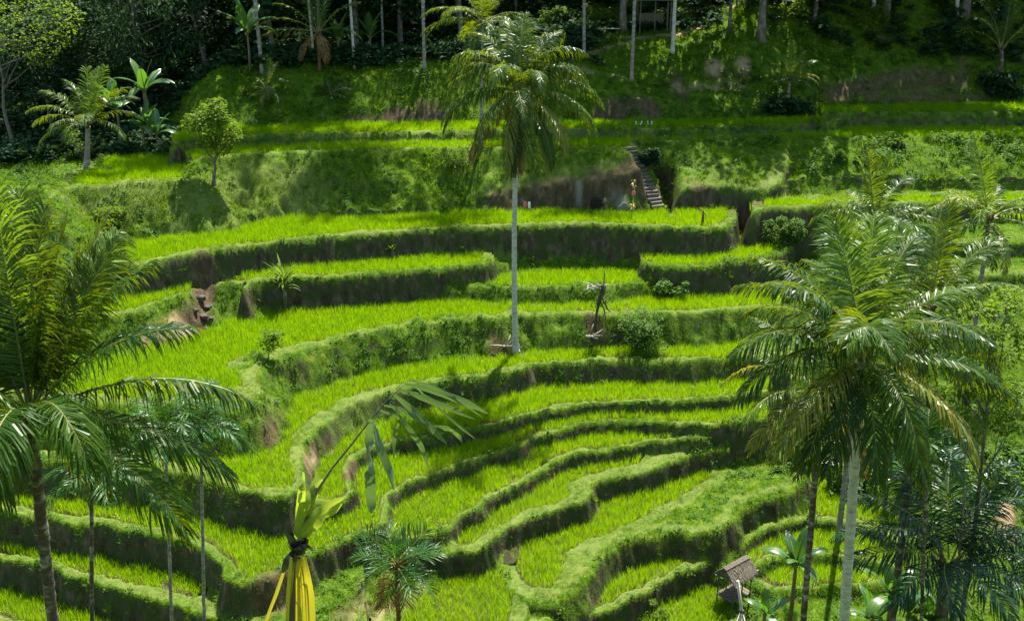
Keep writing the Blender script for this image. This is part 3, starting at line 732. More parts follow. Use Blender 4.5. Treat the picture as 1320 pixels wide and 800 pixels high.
def gn_tree(key):
    if key in _gn: return _gn[key]
    g = bpy.data.node_groups.new('scatter_' + key, 'GeometryNodeTree')
    g.interface.new_socket('Geometry', in_out='INPUT', socket_type='NodeSocketGeometry')
    g.interface.new_socket('Geometry', in_out='OUTPUT', socket_type='NodeSocketGeometry')
    n, l = g.nodes, g.links
    gi, go = n.new('NodeGroupInput'), n.new('NodeGroupOutput')
    jn = n.new('GeometryNodeJoinGeometry')
    for o in reversed(SRC[key]):
        oi = n.new('GeometryNodeObjectInfo'); oi.inputs['Object'].default_value = o; oi.inputs['As Instance'].default_value = True
        l.new(oi.outputs['Geometry'], jn.inputs[0])
    ip = n.new('GeometryNodeInstanceOnPoints'); ip.inputs['Pick Instance'].default_value = True
    def na(nm, ty):
        q = n.new('GeometryNodeInputNamedAttribute'); q.data_type = ty; q.inputs['Name'].default_value = nm; return q.outputs['Attribute']
    e = n.new('FunctionNodeEulerToRotation')
    l.new(na('rot', 'FLOAT_VECTOR'), e.inputs[0])
    l.new(gi.outputs[0], ip.inputs['Points']); l.new(jn.outputs[0], ip.inputs['Instance'])
    l.new(na('vid', 'INT'), ip.inputs['Instance Index']); l.new(e.outputs[0], ip.inputs['Rotation']); l.new(na('scl', 'FLOAT_VECTOR'), ip.inputs['Scale'])
    l.new(ip.outputs[0], go.inputs[0])
    _gn[key] = g
    return g
def scatter(name, key, P, rot, scl):
    me = bpy.data.meshes.new(name); me.vertices.add(len(P)); me.vertices.foreach_set('co', np.asarray(P, np.float32).ravel())
    a = me.attributes.new('rot', 'FLOAT_VECTOR', 'POINT'); a.data.foreach_set('vector', np.asarray(rot, np.float32).ravel())
    a = me.attributes.new('scl', 'FLOAT_VECTOR', 'POINT'); a.data.foreach_set('vector', np.asarray(scl, np.float32).ravel())
    a = me.attributes.new('vid', 'INT', 'POINT'); a.data.foreach_set('value', rng.integers(0, len(SRC[key]), len(P)).astype(np.int32))
    me.update()
    o = link(name, me)
    md = o.modifiers.new('scatter', 'NODES'); md.node_group = gn_tree(key)
    o['kind'] = 'stuff'
    return o
LX = np.log(np.maximum(Y1, 1e-3))
def gindex(x, y):
    j = np.clip(np.searchsorted(Y1, y) - 1, 0, NY - 2)
    s = x / xs_of(Y1[j]); i = np.clip(np.searchsorted(S, s) - 1, 0, NX - 2)
    return j, i
def gheight(x, y):
    j, i = gindex(x, y)
    ty = np.clip((y - Y1[j]) / (Y1[j + 1] - Y1[j]), 0, 1); sx = x / xs_of(y)
    tx = np.clip((sx - S[i]) / (S[i + 1] - S[i]), 0, 1)
    return (H[j, i] * (1 - tx) + H[j, i + 1] * tx) * (1 - ty) + (H[j + 1, i] * (1 - tx) + H[j + 1, i + 1] * tx) * ty
def in_view(x, y, z, m=1.12):
    dp = y * cp - z * sp; up_ = y * sp + z * cp
    return (np.abs(x) < dp * 660 / FPX * m + 1.0) & (up_ < dp * 400 / FPX * m + 1.5) & (up_ > -dp * 400 / FPX * m - 1.5)
gy, gx = np.gradient(H, axis=0), np.gradient(H, axis=1)
DY = np.gradient(Y1)[:, None] * np.ones((1, NX)); DX = np.gradient(S)[None, :] * xs_of(Y1)[:, None]
SXs, SYs = gx / DX, gy / DY
RICEZONE = PADDY & RP & (DIN > np.array([t['w'] for t in TERR] + [0])[W] + 0.06)
for k, T in enumerate(TERR):
    if not T['rice']: continue
    x0, y0 = T['poly'].min(0); x1, y1 = T['poly'].max(0)
    far = y0 > 72
    st = 0.21 if far else (0.17 if y0 < 60 else 0.18)
    gxx, gyy = np.meshgrid(np.arange(x0, x1, st), np.arange(y0, y1, st))
    px = gxx.ravel() + rng.normal(0, st * .2, gxx.size); py = gyy.ravel() + rng.normal(0, st * .2, gxx.size)
    j, i = gindex(px, py)
    ok = RICEZONE[j, i] & (W[j, i] == k) & RICEZONE[np.minimum(j + 1, NY - 1), i]
    ok &= (rng.uniform(0, 1, len(px)) > .04) & (fbm(px * .9, py * .9, 55) > -.62)
    px, py = px[ok], py[ok]; z = gheight(px, py)
    ok = in_view(px, py, z); px, py, z = px[ok], py[ok], z[ok]
    if len(px) < 10: continue
    n = len(px)
    hs = 1.04 + 0.20 * fbm(px * .35, py * .35, 51) + 0.14 * noise(px * 1.7, py * 1.7, 52) + rng.normal(0, .12, n)
    hs = hs * (0.92 if far else 1.0)
    rot = np.c_[rng.normal(0, .07, n), rng.normal(0, .07, n), rng.uniform(0, 6.28, n)]
    wd = np.full(n, 1.18 if far else 1.0)
    o = scatter('rice', 'rice', np.c_[px, py, z - 0.01], rot, np.c_[wd, wd, hs])
    tag(o, T['rlabel'])
# --- grass over banks, bunds and slopes
def grass_pts(y0, y1, den, seed):
    r = np.random.default_rng(seed)
    w = xs_of(y1) * 0.62
    n = int(den * (y1 - y0) * 2 * w)
    px = r.uniform(-w, w, n); py = r.uniform(y0, y1, n); z = gheight(px, py)
    ok = in_view(px, py, z); px, py, z = px[ok], py[ok], z[ok]
    j, i = gindex(px, py)
    sl = np.hypot(SXs[j, i], SYs[j, i]); 
    keep = ~PADDY[j, i] & ~PADDY[np.minimum(j + 1, NY - 1), i]
    dens = np.clip(1.35 - 0.42 * np.maximum(sl - 0.7, 0), 0.16, 1.0) * (1 - 0.93 * np.clip(EARTH[j, i], 0, 1)) * (1 - 0.97 * np.clip(TAN[j, i], 0, 1))
    nz = fbm(px * .5, py * .5, 61)
    dens = dens * np.clip(0.80 + 0.7 * nz, 0.15, 1)
    keep &= r.uniform(0, 1, len(px)) < dens
    return px[keep], py[keep], z[keep], j[keep], i[keep], sl[keep], r
def do_grass(y0, y1, den, seed, scale, label):
    px, py, z, j, i, sl, r = grass_pts(y0, y1, den, seed); n = len(px)
    sx, sy = SXs[j, i], SYs[j, i]
    tilt = np.clip(np.arctan(sl) * 0.6, 0, 0.8); dirx, diry = -sx / (sl + 1e-6), -sy / (sl + 1e-6)
    # lean outwards from the slope
    rot = np.c_[-diry * tilt + r.normal(0, .15, n), dirx * tilt + r.normal(0, .15, n), r.uniform(0, 6.28, n) * 0 + r.uniform(-.6, .6, n)]
    onb = INW[j, i] & (DIN[j, i] < 0.9) & (PD[j, i] < .85)
    s = scale * r.uniform(.6, 1.35, n) * (1 + .45 * fbm(px * .6, py * .6, 71)) * np.where(onb, 0.72, 1.0) * np.where(r.uniform(0, 1, n) < .12, 1.9, 1.0)
    sc_ = np.c_[s, s, s * r.uniform(.7, 1.2, n)]; PP = np.c_[px, py, z - .01]
    sh = (onb & (r.uniform(0, 1, n) < .82)) | (r.uniform(0, 1, n) < DRY_LIT[j, i])  # paler tufts also follow the painted sunlit slopes
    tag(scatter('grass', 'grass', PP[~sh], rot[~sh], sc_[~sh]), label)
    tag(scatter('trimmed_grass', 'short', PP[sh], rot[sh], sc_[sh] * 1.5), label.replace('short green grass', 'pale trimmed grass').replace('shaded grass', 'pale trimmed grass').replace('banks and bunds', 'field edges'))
    return n
ng = do_grass(32, 48, 100, 1, 0.62, 'short green grass on the lowest banks and bunds')
ng += do_grass(48, 60, 78, 2, 0.70, 'short green grass on the middle banks and bunds')
ng += do_grass(60, 76, 52, 3, 0.85, 'short green grass on the upper banks and bunds')
ng += do_grass(76, 106, 28, 4, 1.25, 'shaded grass over the big upper bank and the hillside')
def do_weeds(y0, y1, den, seed, scale, label, thr=-0.02):
    px, py, z, j, i, sl, r = grass_pts(y0, y1, den, seed)
    nz = fbm(px * .33, py * .33, 81) + .5 * noise(px * 1.3, py * 1.3, 82)
    k = (nz > thr) & (~INW[j, i] | (DIN[j, i] > 2) | ((PD[j, i] > .9) & (nz > .1)))
    px, py, z = px[k], py[k], z[k]; n = len(px)
    s = scale * r.uniform(.5, 1.5, n)
    tag(scatter('weeds', 'weed', np.c_[px, py, z], np.c_[r.normal(0, .2, n), r.normal(0, .2, n), r.uniform(0, 6.28, n)], np.c_[s, s, s]), label)
    return n
ng += do_weeds(32, 52, 10, 5, .8, 'broad-leaved weeds on the lower banks')
ng += do_weeds(52, 78, 9, 6, 1.0, 'broad-leaved weeds on the upper banks')
ng += do_weeds(78, 106, 8, 7, 1.6, 'broad-leaved weeds on the shaded hillside')
print('grass', ng)
# ================================================================== PALMS
G3 = np.array((0, 0, -1.0))
def frond_mesh(name, L, e0, e1, mat, n=44, ll=0.95, hang=0.35, wid=0.028, seed=0, pet=0.13, vee=0.25, power=1.5, sway=0.0, rmat=None, tw=1.0):
    """a feather leaf growing from the origin along +X, bending in the XZ plane; leaflets hang from both sides of the stalk"""
    r = np.random.default_rng(seed)
    N = 14; P = [np.zeros(3)]; Ts = []
    for i in range(N):
        t = (i + 0.5) / N
        e = R(e0 + (e1 - e0) * t ** power); yaw = sway * t
        T = np.array((math.cos(e) * math.cos(yaw), math.cos(e) * math.sin(yaw), math.sin(e)))
        P.append(P[-1] + T * L / N)
    P = np.array(P)
    b = MB()
    k0 = 0.030 * (L / 5) ** .5
    b.tube(P, [k0 * tw * (1 - 0.85 * (i / N)) + 0.004 for i in range(N + 1)], 4, 1)
    for k in range(n):
        t = pet + (1 - pet) * (k + 0.4) / n
        f = t * N; i = min(int(f), N - 1); p = P[i] + (P[i + 1] - P[i]) * (f - i)
        T = P[i + 1] - P[i]; T /= np.linalg.norm(T)
        q = (t - pet) / (1 - pet)
        prof = 0.55 + 0.45 * math.sin(math.pi * min(1, q * 0.8 + 0.15))
        if q > .8: prof *= 1 - (q - .8) * 1.9
        for sd_ in (-1, 1):
            if r.uniform() < 0.04 or math.sin(k * .61 + seed * 1.7 + sd_) > .985: continue
            S_ = np.cross((0, 0, 1.0), T); nn = np.linalg.norm(S_)
            S_ = (S_ / nn if nn > .05 else np.array((0, 1.0, 0))) * sd_
            if nn <= .25: S_ = np.array((-math.sin(sway * t), math.cos(sway * t), 0)) * sd_
            Nn = np.cross(T, S_) * sd_; Nn /= np.linalg.norm(Nn)
            a = R(70 - 40 * q + r.normal(0, 8) + 7 * math.sin(k * .37 + sd_ * 2 + seed))
            d = T * math.cos(a) + S_ * math.sin(a) + Nn * (vee + r.normal(0, .08)); d /= np.linalg.norm(d)
            l = ll * prof * r.uniform(.85, 1.1); w = wid * (0.75 + 0.25 * prof) * r.uniform(.85, 1.1)
            x = p.copy(); pts = [x]; ds = [d]
            for s_ in range(3):
                g = hang * (0.4 + 0.75 * s_) * r.uniform(.7, 1.3) * (1.25 - .85 * max(0, T[2]))
                d = d + G3 * g; d /= np.linalg.norm(d)
                x = x + d * l / 3; pts.append(x); ds.append(d)
            V = []
            ws = (0.5, 1.0, 0.75)
            for s_ in range(3):
                wv = T - ds[s_] * T.dot(ds[s_]); nw = np.linalg.norm(wv)
                wv = wv / nw if nw > .05 else Nn
                wv = wv * 0.9 + np.cross(ds[s_], wv) * r.normal(0.25, .3); wv /= np.linalg.norm(wv)
                V += [pts[s_] - wv * w * ws[s_], pts[s_] + wv * w * ws[s_]]
            V.append(pts[3])
            b.add(V, [(0, 1, 3, 2), (2, 3, 5, 4), (4, 5, 6)], 0)
    return b.mesh(name, [mat, rmat or M['rachis']])
_fc = {}
def frond_cached(kind, L, e0, e1, var, **kw):
    key = (kind, L, e0, e1, var)
    if key not in _fc:
        _fc[key] = frond_mesh('frond', L, e0, e1, M[kind], seed=hash((L, e0, e1, var)) % 9999, **kw)
    return _fc[key]
def ring_trunk(base, top, r0, r1, mat, bend=(0, 0), ring=0.16, k=9, seed=0, flare=1.5):
    r = np.random.default_rng(seed)
    base = np.asarray(base, float); top = np.asarray(top, float)
    Lh = np.linalg.norm(top - base); n = max(6, int(Lh / ring)); n = min(n, 110)
    P = []; rr = []
    for i in range(n + 1):
        t = i / n
        p = base + (top - base) * t + np.array((bend[0], bend[1], 0)) * 4 * t * (1 - t)
        p = p + np.array((r.normal(0, .006), r.normal(0, .006), 0))
        q = r0 + (r1 - r0) * t
        q *= 1 + (flare - 1) * math.exp(-t * Lh / 0.45)
        q *= 1.0 + (0.05 if i % 2 else -0.03) + r.normal(0, .012)
        P.append(p - base); rr.append(q)
    b = MB(); b.tube(P, rr, k)
    me = b.mesh('trunk', [mat], True)
    return me
def palm(name, label, crown, base, fronds, r0=0.17, r1=0.11, tmat='trunk', kind='frond', group=None, coco=0, seed=0, hero=False, n=38, ll=0.95, hang=0.35,
         wid=0.026, bend=(0, 0), old=(), dead=(), young=(), spear=True, cat='palm tree', fibre=True, shaft=None, sway=0.12, pet=0.13, vee=0.25, flare=1.5):
    """fronds: list of (azimuth, start elevation, end elevation, length); the crown is given in world space"""
    r = np.random.default_rng(seed + 5)
    base = np.asarray(base, float); crown = np.asarray(crown, float)
    t = thing(name, label, cat, base, group)
    link('trunk', ring_trunk(base, crown - np.array((0, 0, .15)), r0, r1, M[tmat], bend, seed=seed, flare=flare), t)
    off = crown - base
    if fibre:
        b = MB()
        for i in range(9):
            a = r.uniform(0, 6.28); z0 = r.uniform(-.1, .15)
            d = np.array((math.cos(a), math.sin(a), 0))
            b.tube([d * r1 * .5 + G3 * 0.25, d * r1 * 1.3 + np.array((0, 0, z0)), d * r1 * 2.6 + np.array((0, 0, .25 + z0))], [r1 * .55, r1 * .5, r1 * .18], 5)
        link('crown_fibre', b.mesh('crown_fibre', [M['fiber']], True), t, off)
    if shaft:
        b = MB(); b.tube([(0, 0, -shaft), (0, 0, -shaft * .5), (0, 0, 0.1)], [r1 * 1.1, r1 * 1.35, r1 * .6], 8)
        link('crownshaft', b.mesh('crownshaft', [M['areca']], True), t, off)
    for i, (az, e0, e1, L) in enumerate(fronds):
        kd = kind
        if i in old: kd = 'frond_old'
        if i in dead: kd = 'frond_dead'
        if i in young: kd = 'frond_young'
        sc = 1.0
        if hero:
            me = frond_mesh('frond', L, e0, e1, M[kd], n=n, ll=ll, hang=hang * r.uniform(.8, 1.25), wid=wid, seed=seed * 100 + i, sway=r.normal(0, sway), pet=pet, vee=vee)
        else:
            L5 = 4.5; sc = L / L5 * r.uniform(.93, 1.07)
            me = frond_cached(kd, L5, int(round(e0 / 20.0) * 20), int(round(e1 / 20.0) * 20), i % 2, n=n, ll=0.9, hang=hang, wid=wid, vee=vee, pet=pet)
        rot = (r.normal(0, .22) if hero else 0, 0, R(az + r.normal(0, 3)))
        a = R(az)
        o = link('frond', me, t, off + np.array((math.cos(a), math.sin(a), 0)) * r1 * .6 + np.array((0, 0, r.uniform(-.08, .12))), rot, sc)
        if kd == 'frond_dead': o['label'] = 'dry brown hanging frond'
        elif kd == 'frond_old': o['label'] = 'yellowing old frond'
    for i in range(coco):
        a = r.uniform(0, 6.28); rr = r.uniform(.2, .42)
        b = MB(); b.ball((0, 0, 0), r.uniform(.11, .145), 0, 8, 6, (1, 1, 1.15))
        link('coconut', b.mesh('coconut', [M['coconut']], True), t, off + np.array((math.cos(a) * rr, math.sin(a) * rr, r.uniform(-.45, -.1))))
    return t
def rfronds(n, L, seed, lo=-70, hi=80, front=None):
    """a crown of n fronds, old ones hanging, young ones standing"""
    r = np.random.default_rng(seed); out = []
    for i in range(n):
        q = i / (n - 1)
        e0 = hi - (hi - (-15)) * q ** 1.1 + r.normal(0, 5)
        e1 = e0 - 45 - 45 * math.sin(math.pi * min(q + .1, .9)) + r.normal(0, 8)
        out.append(((i * 137.5 + seed * 31) % 360, e0, max(e1, -86), L * r.uniform(.88, 1.08) * (0.85 if q < .12 else 1)))
    return out

# ---- the big palm at the right
c = at_d(1112, 455, 32.0); gz = sample(c[0] + 1.1, 32.0)
RF = [(180,35,-50,5.2),(200,12,-60,5),(165,52,-20,5),(150,62,0,5),(215,-10,-72,4.8),(240,-30,-80,4.6),(268,-35,-80,4.6),(300,-30,-80,4.7),(325,-15,-68,5),(345,12,-58,5.2),(5,22,-48,5.2),
      (20,45,-10,5),(40,62,15,5),(60,72,35,5),(95,82,60,4.6),(120,66,15,5),(100,52,-15,5),(280,66,-45,4.8),(250,55,-30,5),(225,58,-25,5),(312,52,-30,5),(190,60,-5,5.2),(75,40,-30,5),(130,30,-45,5),(45,20,-50,5),
      (222,-25,-80,4.6),(285,-5,-70,4.4)]
RF = [(a, e0, max(e1 + 4, -64), L) for a, e0, e1, L in RF]
palm('coconut_palm', 'large dark glossy coconut palm with a pale slender trunk, nearest on the right', c, (c[0] + 1.15, 32.0, gz - .1), RF, 0.20, 0.17, 'trunk_pale', hero=True, n=88, ll=1.42, hang=.54, wid=.032,
     coco=7, seed=1, old=(4, 8), young=(14, 13))
# ---- the big palm at the left
c = at_d(38, 535, 25.0); gz = sample(c[0] - 1.5, 25.0)
LF = [(50,80,66,5.9),(95,86,82,6.1),(15,72,58,5.8),(8,62,30,5.3),(0,48,0,5.4),(358,26,-32,6.2),(352,6,-58,6.0),(335,-6,-66,5.8),(318,46,-72,4.6),(150,65,20,5.5),(180,30,-30,5.5),(200,0,-60,5.5),(230,-10,-70,5.2),
      (270,-20,-75,5),(120,75,50,5.5),(140,45,-10,5.5),(290,40,-60,5),(250,55,-30,5),(70,62,35,5.5),(30,76,64,5.4),(100,80,60,6.0),(75,84,72,5.8),(125,78,58,5.8),(60,70,48,5.4)]
palm('coconut_palm', 'large coconut palm with green nuts and a dark trunk at the left edge', c, (c[0] - 1.35, 25.0, gz - .1), LF, 0.19, 0.155, 'trunk_dark', hero=True, n=104, ll=1.6, hang=.58, wid=.028, coco=11, seed=2, young=(1, 0))
# ---- the tall palm in the middle
b0 = hit(665, 452); c = at_d(669, 118, b0[1])
CF = [(180,42,-55,5.5),(200,18,-70,5.5),(160,58,-35,5.4),(215,-10,-78,5.2),(240,-40,-82,5.2),(265,-50,-85,5),(285,-50,-85,5.2),(300,-30,-80,5.2),(320,-15,-75,5),(340,10,-70,5.6),(0,28,-62,5.6),(15,48,-45,5.4),(30,60,-20,4.8),
      (60,70,0,4.5),(100,75,20,4.2),(130,65,0,4.6),(150,50,-30,5),(250,60,-40,4.8),(290,55,-40,4.8),(350,55,-40,4.8),(190,60,-30,4.8),(270,20,-70,5),(75,20,-60,5),(110,20,-60,5),(228,-25,-82,5.4),(310,-35,-84,5.4),(175,5,-75,5.6),(5,0,-75,5.4),(250,-45,-84,5.6),(80,60,-30,5),(45,40,-40,5.2),(170,62,-15,5)]
CF = [(a, e0, max(e1 - (25 if e1 > -60 else 5), -86), L) for a, e0, e1, L in CF]
CF += [(80,85,40,4.8),(110,82,25,4.8),(45,78,0,5.0),(140,76,0,5.0),(200,70,-30,5.0),(350,70,-30,5.0)]
palm('coconut_palm', 'tall solitary coconut palm standing in the middle of the rice terraces', c, b0 - np.array((0, 0, .15)), CF, 0.19, 0.125, 'trunk_pale', hero=True, n=66, ll=1.3, hang=.75, wid=.034, coco=5, seed=3,
     bend=(-.18, 0), old=(4, 8, 25), dead=(5, 24), flare=1.7)
# ---- second palm close behind it
b0 = hit(620, 190); c = at_d(622, 30, b0[1])
palm('coconut_palm', 'coconut palm half hidden behind the crown of the tall middle palm', c, b0, rfronds(16, 4.6, 4) + [(185,40,-40,5),(200,20,-60,5)], 0.13, 0.09, 'trunk', hero=True, n=46, wid=.034, seed=4)
# ---- palms on the right behind the big one
c = at_d(1275, 283, 58.0); gz = sample(c[0] + .3, 58)
palm('coconut_palm', 'small yellowish coconut palm at the upper right edge beyond the big palm', c, (c[0] + .3, 58, gz), [(100,84,70,5),(60,80,60,4.8),(200,55,-50,4.6),(185,35,-50,4.8),(165,50,-20,3.8),(140,65,10,4),(0,30,-50,4),(20,20,-60,3.8),(340,5,-60,3.9),(215,10,-70,3.8),
     (250,-20,-80,3.6),(290,-25,-80,3.8),(320,60,-30,3.6),(240,50,-50,3.6),(110,40,-20,4),(60,45,-10,4)], 0.15, 0.12, 'trunk', hero=True, n=46, ll=.9, wid=.032, seed=5, old=(2, 11), young=(0, 1, 3, 4, 7, 13))
c = at_d(1128, 285, 49.0); gz = sample(c[0], 49)
palm('coconut_palm', 'coconut palm whose upright young fronds show above the big right palm', c, (c[0] + .2, 49, gz), [(90,86,84,3.4),(20,80,70,3.3),(150,78,50,3.4),(170,50,-50,3.4),(185,35,-55,3.6),(200,25,-60,3.6),(10,40,-45,3.4),(350,25,-55,3.6),(30,60,-5,3.6),(270,30,-60,3.4),(320,20,-60,3.4),(230,20,-60,3.4),(100,40,-30,3.6)],
     0.16, 0.12, 'trunk', hero=True, n=46, ll=.9, wid=.03, seed=6, young=(1, 2))
c = at_d(1198, 398, 38.0); gz = sample(c[0] - .3, 38)
palm('coconut_palm', 'dark trunked coconut palm just right of the big right palm', c, (c[0] + .55, 38, gz), [(90,84,72,4.2),(60,70,40,4.4),(40,55,10,4.4),(25,45,-5,4.6),(10,30,-45,4.4),(350,10,-60,4.2),(120,70,30,4.3),(150,60,10,4.3),(175,45,-30,4.4),(200,20,-60,4.2),(240,-20,-78,4),(280,-30,-80,4),(320,-20,-75,4),(100,50,0,4.2),(70,35,-30,4.4),(340,40,-35,4.4)],
     0.17, 0.15, 'trunk_dark', hero=True, n=58, ll=.95, wid=.028, seed=7, old=(10,))
c = at_d(1060, 505, 36.0); gz = sample(c[0] - .3, 36)
palm('coconut_palm', 'dark slender palm trunk with drooping yellow fronds left of the big right palm', c, (c[0] + .5, 36, gz), [(180,38,-50,4.2),(195,15,-62,4.2),(210,-5,-72,4),(170,50,-20,4.2),(225,-25,-80,3.6),(250,-30,-80,3.8),(150,60,0,4.2),(280,-30,-80,3.6),(310,0,-70,3.6),(240,30,-60,3.6),(90,70,20,3.6)],
     0.14, 0.12, 'trunk_dark', hero=True, n=54, ll=.9, wid=.028, seed=8, old=(0, 2, 4), dead=(7,))
# ---- palms of the upper slopes
b0 = hit(112, 222); c = at_d(113, 160, b0[1])
palm('coconut_palm', 'stout young coconut palm with pale arching fronds before the dark forest', c, b0, [(90,86,76,4.4),(60,78,50,4.2),(120,78,55,4.2),(180,30,-45,4.4),(195,50,-30,4.4),(165,60,0,4.2),(0,40,-40,4.2),(15,55,-15,4.4),(340,15,-60,3.8),(210,5,-65,4),(240,35,-60,3.6),(290,45,-50,3.6),(150,70,20,4.2),(350,60,10,4.4),(265,20,-70,3.4)],
     0.2, 0.17, 'trunk', hero=True, n=46, wid=.034, seed=9, young=(0, 1, 2))
b0 = hit(345, 128); 
palm('young_palm', 'stemless young palm low on the grassy knoll below a leaning trunk', b0 + np.array((0, 0, .8)), b0, [(90,84,70,2.6),(150,55,-30,2.4),(180,30,-55,2.4),(205,0,-75,2.2),(20,50,-30,2.2),(330,-5,-75,2.2),(250,-20,-80,2),(60,70,40,2.5),(290,30,-60,2)], .1, .09, hero=True, n=34, wid=.036, ll=.6, seed=10, cat='young palm')
b0 = hit(428, 128)
palm('young_palm', 'tiny young palm with few fronds in the middle of the grassy knoll', b0 + np.array((0, 0, .4)), b0, [(90,75,30,1.8),(160,50,-30,1.9),(190,30,-50,1.8),(10,40,-40,1.9),(40,60,-10,1.7),(340,10,-60,1.6)], .07, .06, hero=True, n=28, wid=.036, ll=.5, seed=11, cat='young palm')
b0 = hit(412, 92); c = at_d(410, 42, b0[1])
palm('coconut_palm', 'yellowing ragged palm with a short orange brown stem on the knoll', c, b0, [(180,35,-40,5.6),(175,55,-5,5),(190,12,-45,5.6),(60,70,20,4.6),(110,80,50,4.6),(20,55,5,4.6),(350,20,-50,4.2),(300,-30,-80,3),(240,-20,-80,3.2),(140,70,10,4.6)], .15, .14, 'fiber', hero=True, n=40, wid=.03, seed=12, old=(0, 2), dead=(7, 8))
b0 = hit(1015, 136); 
palm('young_palm', 'pale young palm growing from a dark broad-leaved clump on the right slope', b0 + np.array((0, 0, 2.4)), b0, [(90,86,80,3.2),(140,72,30,3.2),(165,55,-10,3),(185,25,-60,3),(205,10,-70,2.6),(20,60,0,3),(5,30,-60,3),(345,15,-65,2.8),(50,70,30,3),(270,30,-60,2.6),(320,5,-70,2.6)], .13, .12, hero=True, n=38, wid=.036, ll=.7, seed=13, old=(6, 7), young=(0,), cat='young palm')
b0 = hit(1279, 112); c = at_d(1291, 62, b0[1])
palm('coconut_palm', 'curved grey palm at the top right corner with a long arching frond', c, b0, [(165,65,-5,5.2),(150,75,30,5),(90,84,60,5),(40,70,20,5),(10,35,-20,5),(20,50,0,5),(185,45,-30,4.8),(350,60,0,4.6),(120,60,0,5),(60,45,-10,5)], .2, .16, 'trunk_dark', hero=True, n=46, wid=.034, seed=14, bend=(.35, 0))
b0 = hit(125, 222)
palm('young_palm', 'little yellow-green palm at the corner of the small left plot', b0 + np.array((0, 0, .15)), b0, [(90,70,40,1.3),(30,55,10,1.4),(150,55,10,1.4),(350,35,-20,1.4),(190,35,-20,1.4),(270,50,-10,1.2)], .05, .05, kind='frond_young', hero=True, n=24, wid=.034, ll=.4, seed=15, cat='young palm', fibre=False)

# ---- areca palms (slim, with a tuft of short stiff fronds)
def areca(label, cu, cv, D, bu, R_, nf, seed, r0=.075, name='areca_palm', tmat='trunk', dead=False, hi=80, cat='palm tree'):
    c = at_d(cu, cv, D); gz = sample(c[0], D)
    v = ray(bu, 800); xb = v[0] * D / v[1]
    zb = ray(bu, 800)[2] * D / v[1]
    k = (gz - c[2]) / (zb - c[2]); bx = c[0] + (xb - c[0]) * k
    fr = rfronds(nf, R_, seed, hi=hi)
    o = palm(name, label, c, (bx, D, gz - .1), fr, r0, r0 * .8, tmat, 'areca', hero=True, n=26, ll=R_ * .42, hang=.3, wid=.030, seed=seed, cat=cat, fibre=False, shaft=.8, pet=.08, vee=.35, dead=(nf - 1,) if dead else ())
    return o
areca('short dark areca palm with a bushy fan of fronds beside the big left trunk', 117, 612, 31.0, 118, 1.9, 13, 21, .085, tmat='trunk_dark')
areca('slim areca palm with a hanging orange dead frond behind the left palm', 258, 548, 36.0, 263, 2.0, 13, 22, .075, dead=True)
areca('slim areca palm whose crown hides among the left palm fronds', 212, 552, 35.0, 221, 1.9, 12, 23, .075)
c = at_d(511, 728, 33.0); gz = sample(c[0], 33)
FP = [(i * 137.5 % 360, 78 - 6.5 * i, 60 - 9.5 * i, 1.75) for i in range(15)]
palm('fan_palm', 'small bushy palm with spiky fronds and brown skirt at the bottom middle', c, (c[0] - .05, 33, gz), FP + [(250,-60,-86,1.7),(290,-65,-86,1.6),(200,-55,-86,1.5)], .10, .09, 'fiber', 'areca', hero=True, n=26, ll=.85, hang=.10, wid=.020, seed=24, dead=(15, 16, 17), vee=.3, pet=.2, cat='small palm')
# thin speckled areca trunk right of the big palm
c = at_d(1197, 560, 33.0); gz = sample(c[0], 33); v = ray(1189, 800)
palm('areca_palm', 'very thin speckled palm trunk between the big right palm and the dark sugar palm', at_d(1196, 575, 33.0), at_d(1180, 1010, 33.0) * 1.0, rfronds(9, 1.7, 25), .075, .06, 'trunk_dark', 'areca', hero=True, n=26, ll=.7, wid=.03, seed=25, fibre=False, shaft=.7)

# ---- dark sugar palm low on the right
b0 = at_d(1222, 790, 35.0); gz = sample(b0[0], 35.0)
palm('sugar_palm', 'huge dark blue-green sugar palm with long arching fronds at the lower right', at_d(1222, 725, 35.0), (b0[0], 35.0, gz), [(178,48,-42,5.2),(190,38,-50,4.8),(170,66,-8,5.4),(150,72,20,5.4),(100,82,50,5.2),(60,70,15,5),(20,58,-20,4.6),(5,45,-40,4.6),(350,30,-50,4.4),(215,25,-60,4),(245,30,-60,3.8),(285,30,-60,3.8),(320,25,-60,4),(200,60,-20,4.4),(335,60,-20,4.4),(30,72,25,5)],
     .26, .26, 'trunk_dark', 'arenga', hero=True, n=58, ll=1.25, wid=.034, hang=.5, seed=26, flare=1.1)
b0 = at_d(1345, 735, 36.0); gz = sample(b0[0], 36.0)
palm('sugar_palm', 'shiny dark fronds of a palm standing just outside the right edge', at_d(1352, 700, 36.0), (b0[0], 36.0, gz), [(178,35,-40,4),(190,20,-50,3.8),(165,60,0,4),(90,80,50,4),(30,50,-20,4),(0,40,-30,4),(330,20,-50,3.6),(270,30,-60,3.6),(220,10,-60,3.6),(150,70,30,4)], .2, .2, 'trunk_dark', 'arenga', hero=True, n=48, ll=1.1, wid=.034, hang=.45, seed=27, flare=1.1)

